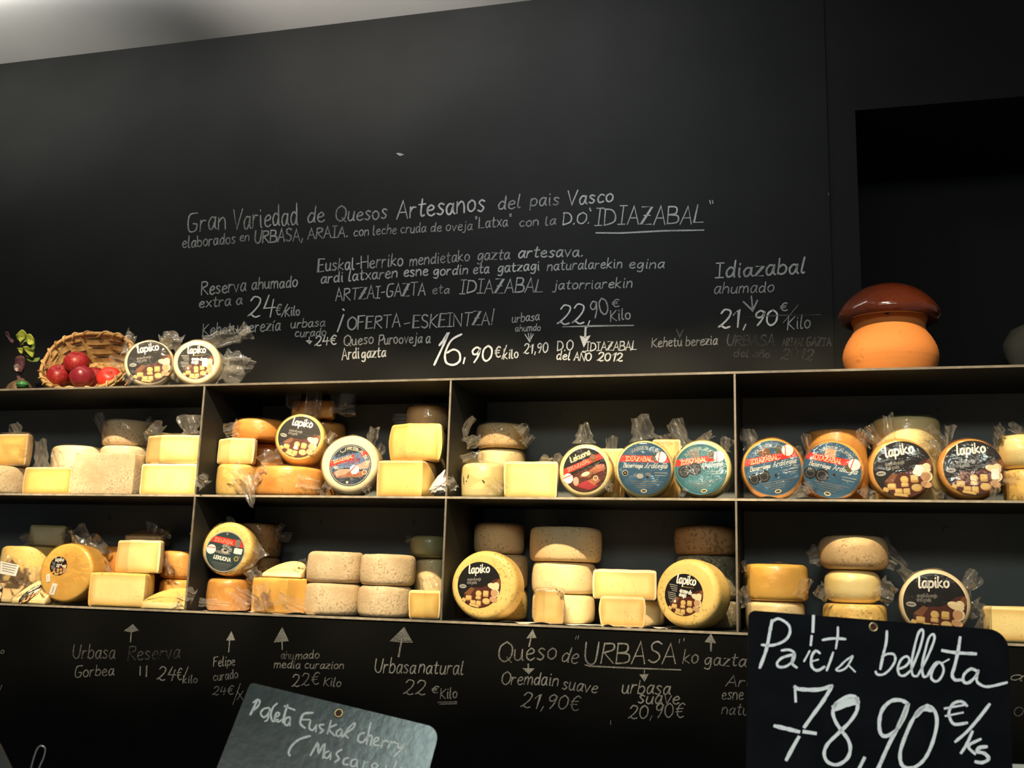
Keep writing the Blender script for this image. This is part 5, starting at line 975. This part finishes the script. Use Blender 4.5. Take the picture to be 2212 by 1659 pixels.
S5 = [([(440,650),(420,690),(390,752)],17),([(412,660),(445,638),(462,655),(446,690),(410,722)],14),([(532,700),(492,708),(468,740),(490,772),(522,750),(540,708)],14),([(534,726),(520,790),(500,802)],12),
 ([(592,668),(560,700),(545,760),(562,802),(600,788)],15),([(572,772),(602,760),(610,742),(590,738),(574,780),(600,806),(632,788)],14),([(672,680),(652,740),(636,812)],16),([(650,688),(725,716)],17),([(692,770),(660,780),(650,820),(672,832),(692,798)],14),([(692,778),(690,836)],14),
 ([(862,738),(800,744),(775,780),(770,822),(802,852)],18),([(784,790),(842,790)],15),([(846,800),(836,850),(862,870),(892,828)],14),([(892,828),(886,882)],14),([(946,828),(916,830),(920,855),(942,870),(918,892)],14),
 ([(1002,798),(974,896)],15),([(1042,828),(986,860),(1030,912)],15),([(1076,860),(1044,880),(1046,912),(1072,910),(1086,868)],14),([(1086,868),(1086,922)],14),([(1092,920),(1130,860),(1180,814),(1172,850),(1112,900),(1132,930)],14),
 ([(1252,890),(1216,905),(1206,950),(1240,962),(1276,920)],17),([(1302,814),(1286,890),(1270,976)],15),([(1276,930),(1300,908),(1312,930),(1300,986)],14),([(1332,960),(1360,945),(1356,925),(1330,940),(1330,980),(1370,986)],14),([(1396,950),(1384,1002)],14),([(1390,965),(1420,950),(1436,960)],14),
 ([(1456,955),(1434,1006)],14),([(1450,970),(1480,960),(1496,970)],14),([(1510,970),(1510,1000),(1536,1000),(1576,968)],15),([(1576,968),(1530,1020),(1480,1070)],15),([(842,914),(760,940),(702,990),(680,1040),(690,1062)],17),
 ([(846,1060),(902,968),(906,1040),(952,974),(940,1082)],16),([(986,1030),(960,1040),(950,1070),(976,1080),(1002,1040)],14),([(1002,1040),(996,1092)],14),([(1082,1018),(1050,1036),(1044,1056),(1062,1086),(1030,1112)],15),([(1132,1080),(1102,1090),(1095,1125),(1132,1132)],15),
 ([(1192,1088),(1160,1100),(1154,1140),(1186,1140),(1202,1094)],14),([(1202,1094),(1200,1152)],14),([(1256,1104),(1240,1160)],14),([(1250,1120),(1286,1110)],14),([(1332,1118),(1310,1140),(1330,1164),(1356,1140),(1334,1118)],14),([(1420,1140),(1410,1190)],14),([(1500,1108),(1470,1172)],15),([(1528,1150),(1562,1162)],13)]
sign('greenish slate price sign with smudged white lettering, tilted, bottom centre-left', CAM+FWD*.93-RGT*.155-UPV*.32, 24, ((541, 1474), (951, 1573), (468, 1659), (928, 1659)), (.004, .012), SLATE2, S5, [], (732, 1541), (430, 1330), 3.511)
sign('dark grey sign corner at the bottom left edge', CAM+FWD*.93-RGT*.455-UPV*.32, 15, ((-160, 1470), (-12, 1585), (-190, 1659), (24, 1659)), (.004, .012), mottled('sign_grey', (.05, .05, .05), (.08, .08, .08), 30, .5), [], [], None, (0, 0), 1)
# wire hook of another sign holder, bottom left; and a cream card bottom right
P0 = CAM+FWD*.93-RGT*.42-UPV*.33; nn = -FWD
wp = [ray_plane(u, v, P0, nn) for u, v in smooth([(62, 1690), (67, 1659), (73, 1637), (79, 1620), (84, 1613), (90, 1611), (96, 1614), (98, 1621), (94, 1637), (88, 1650), (83, 1663), (76, 1690)], 4)]
def toz(a, b): return a+(b-a)*((a.z-ZT-.0005)/(a.z-b.z))
wp = [toz(wp[1], wp[0])]+wp+[toz(wp[-2], wp[-1])]
M_ = T(wp[0].x, wp[0].y, ZT); mb = MB(); mb.tube(wp, .00075, 8); hk = mk(mb, M_).build('wire_hook', plain('steel_wire', (.75, .75, .73), .25, 1), None, 60); hk.matrix_world = M_; tag(hk, 'thin bent steel wire loop at the bottom left', 'hook')
P0 = CAM+FWD*.93+RGT*.445-UPV*.34; tl, tr = ray_plane(2187, 1651, P0, nn), ray_plane(2300, 1655, P0, nn); bl, br = Vector((tl.x, tl.y, ZT+.0006)), Vector((tr.x, tr.y, ZT+.0006)); M_ = T((bl.x+br.x)/2, bl.y, ZT+.0006); mb = MB(); e = Vector((0, .002, 0))
for f in ([bl, br, tr, tl], [bl+e, tl+e, tr+e, br+e], [tl, tr, tr+e, tl+e], [bl, tl, tl+e, bl+e], [br, br+e, tr+e, tr]): mb.face(f)
o = mk(mb, M_).build('price_card', plain('cream_card', (.75, .70, .58), .6), None, 0); o.matrix_world = M_; tag(o, 'cream card peeking up at the bottom right corner', 'card')
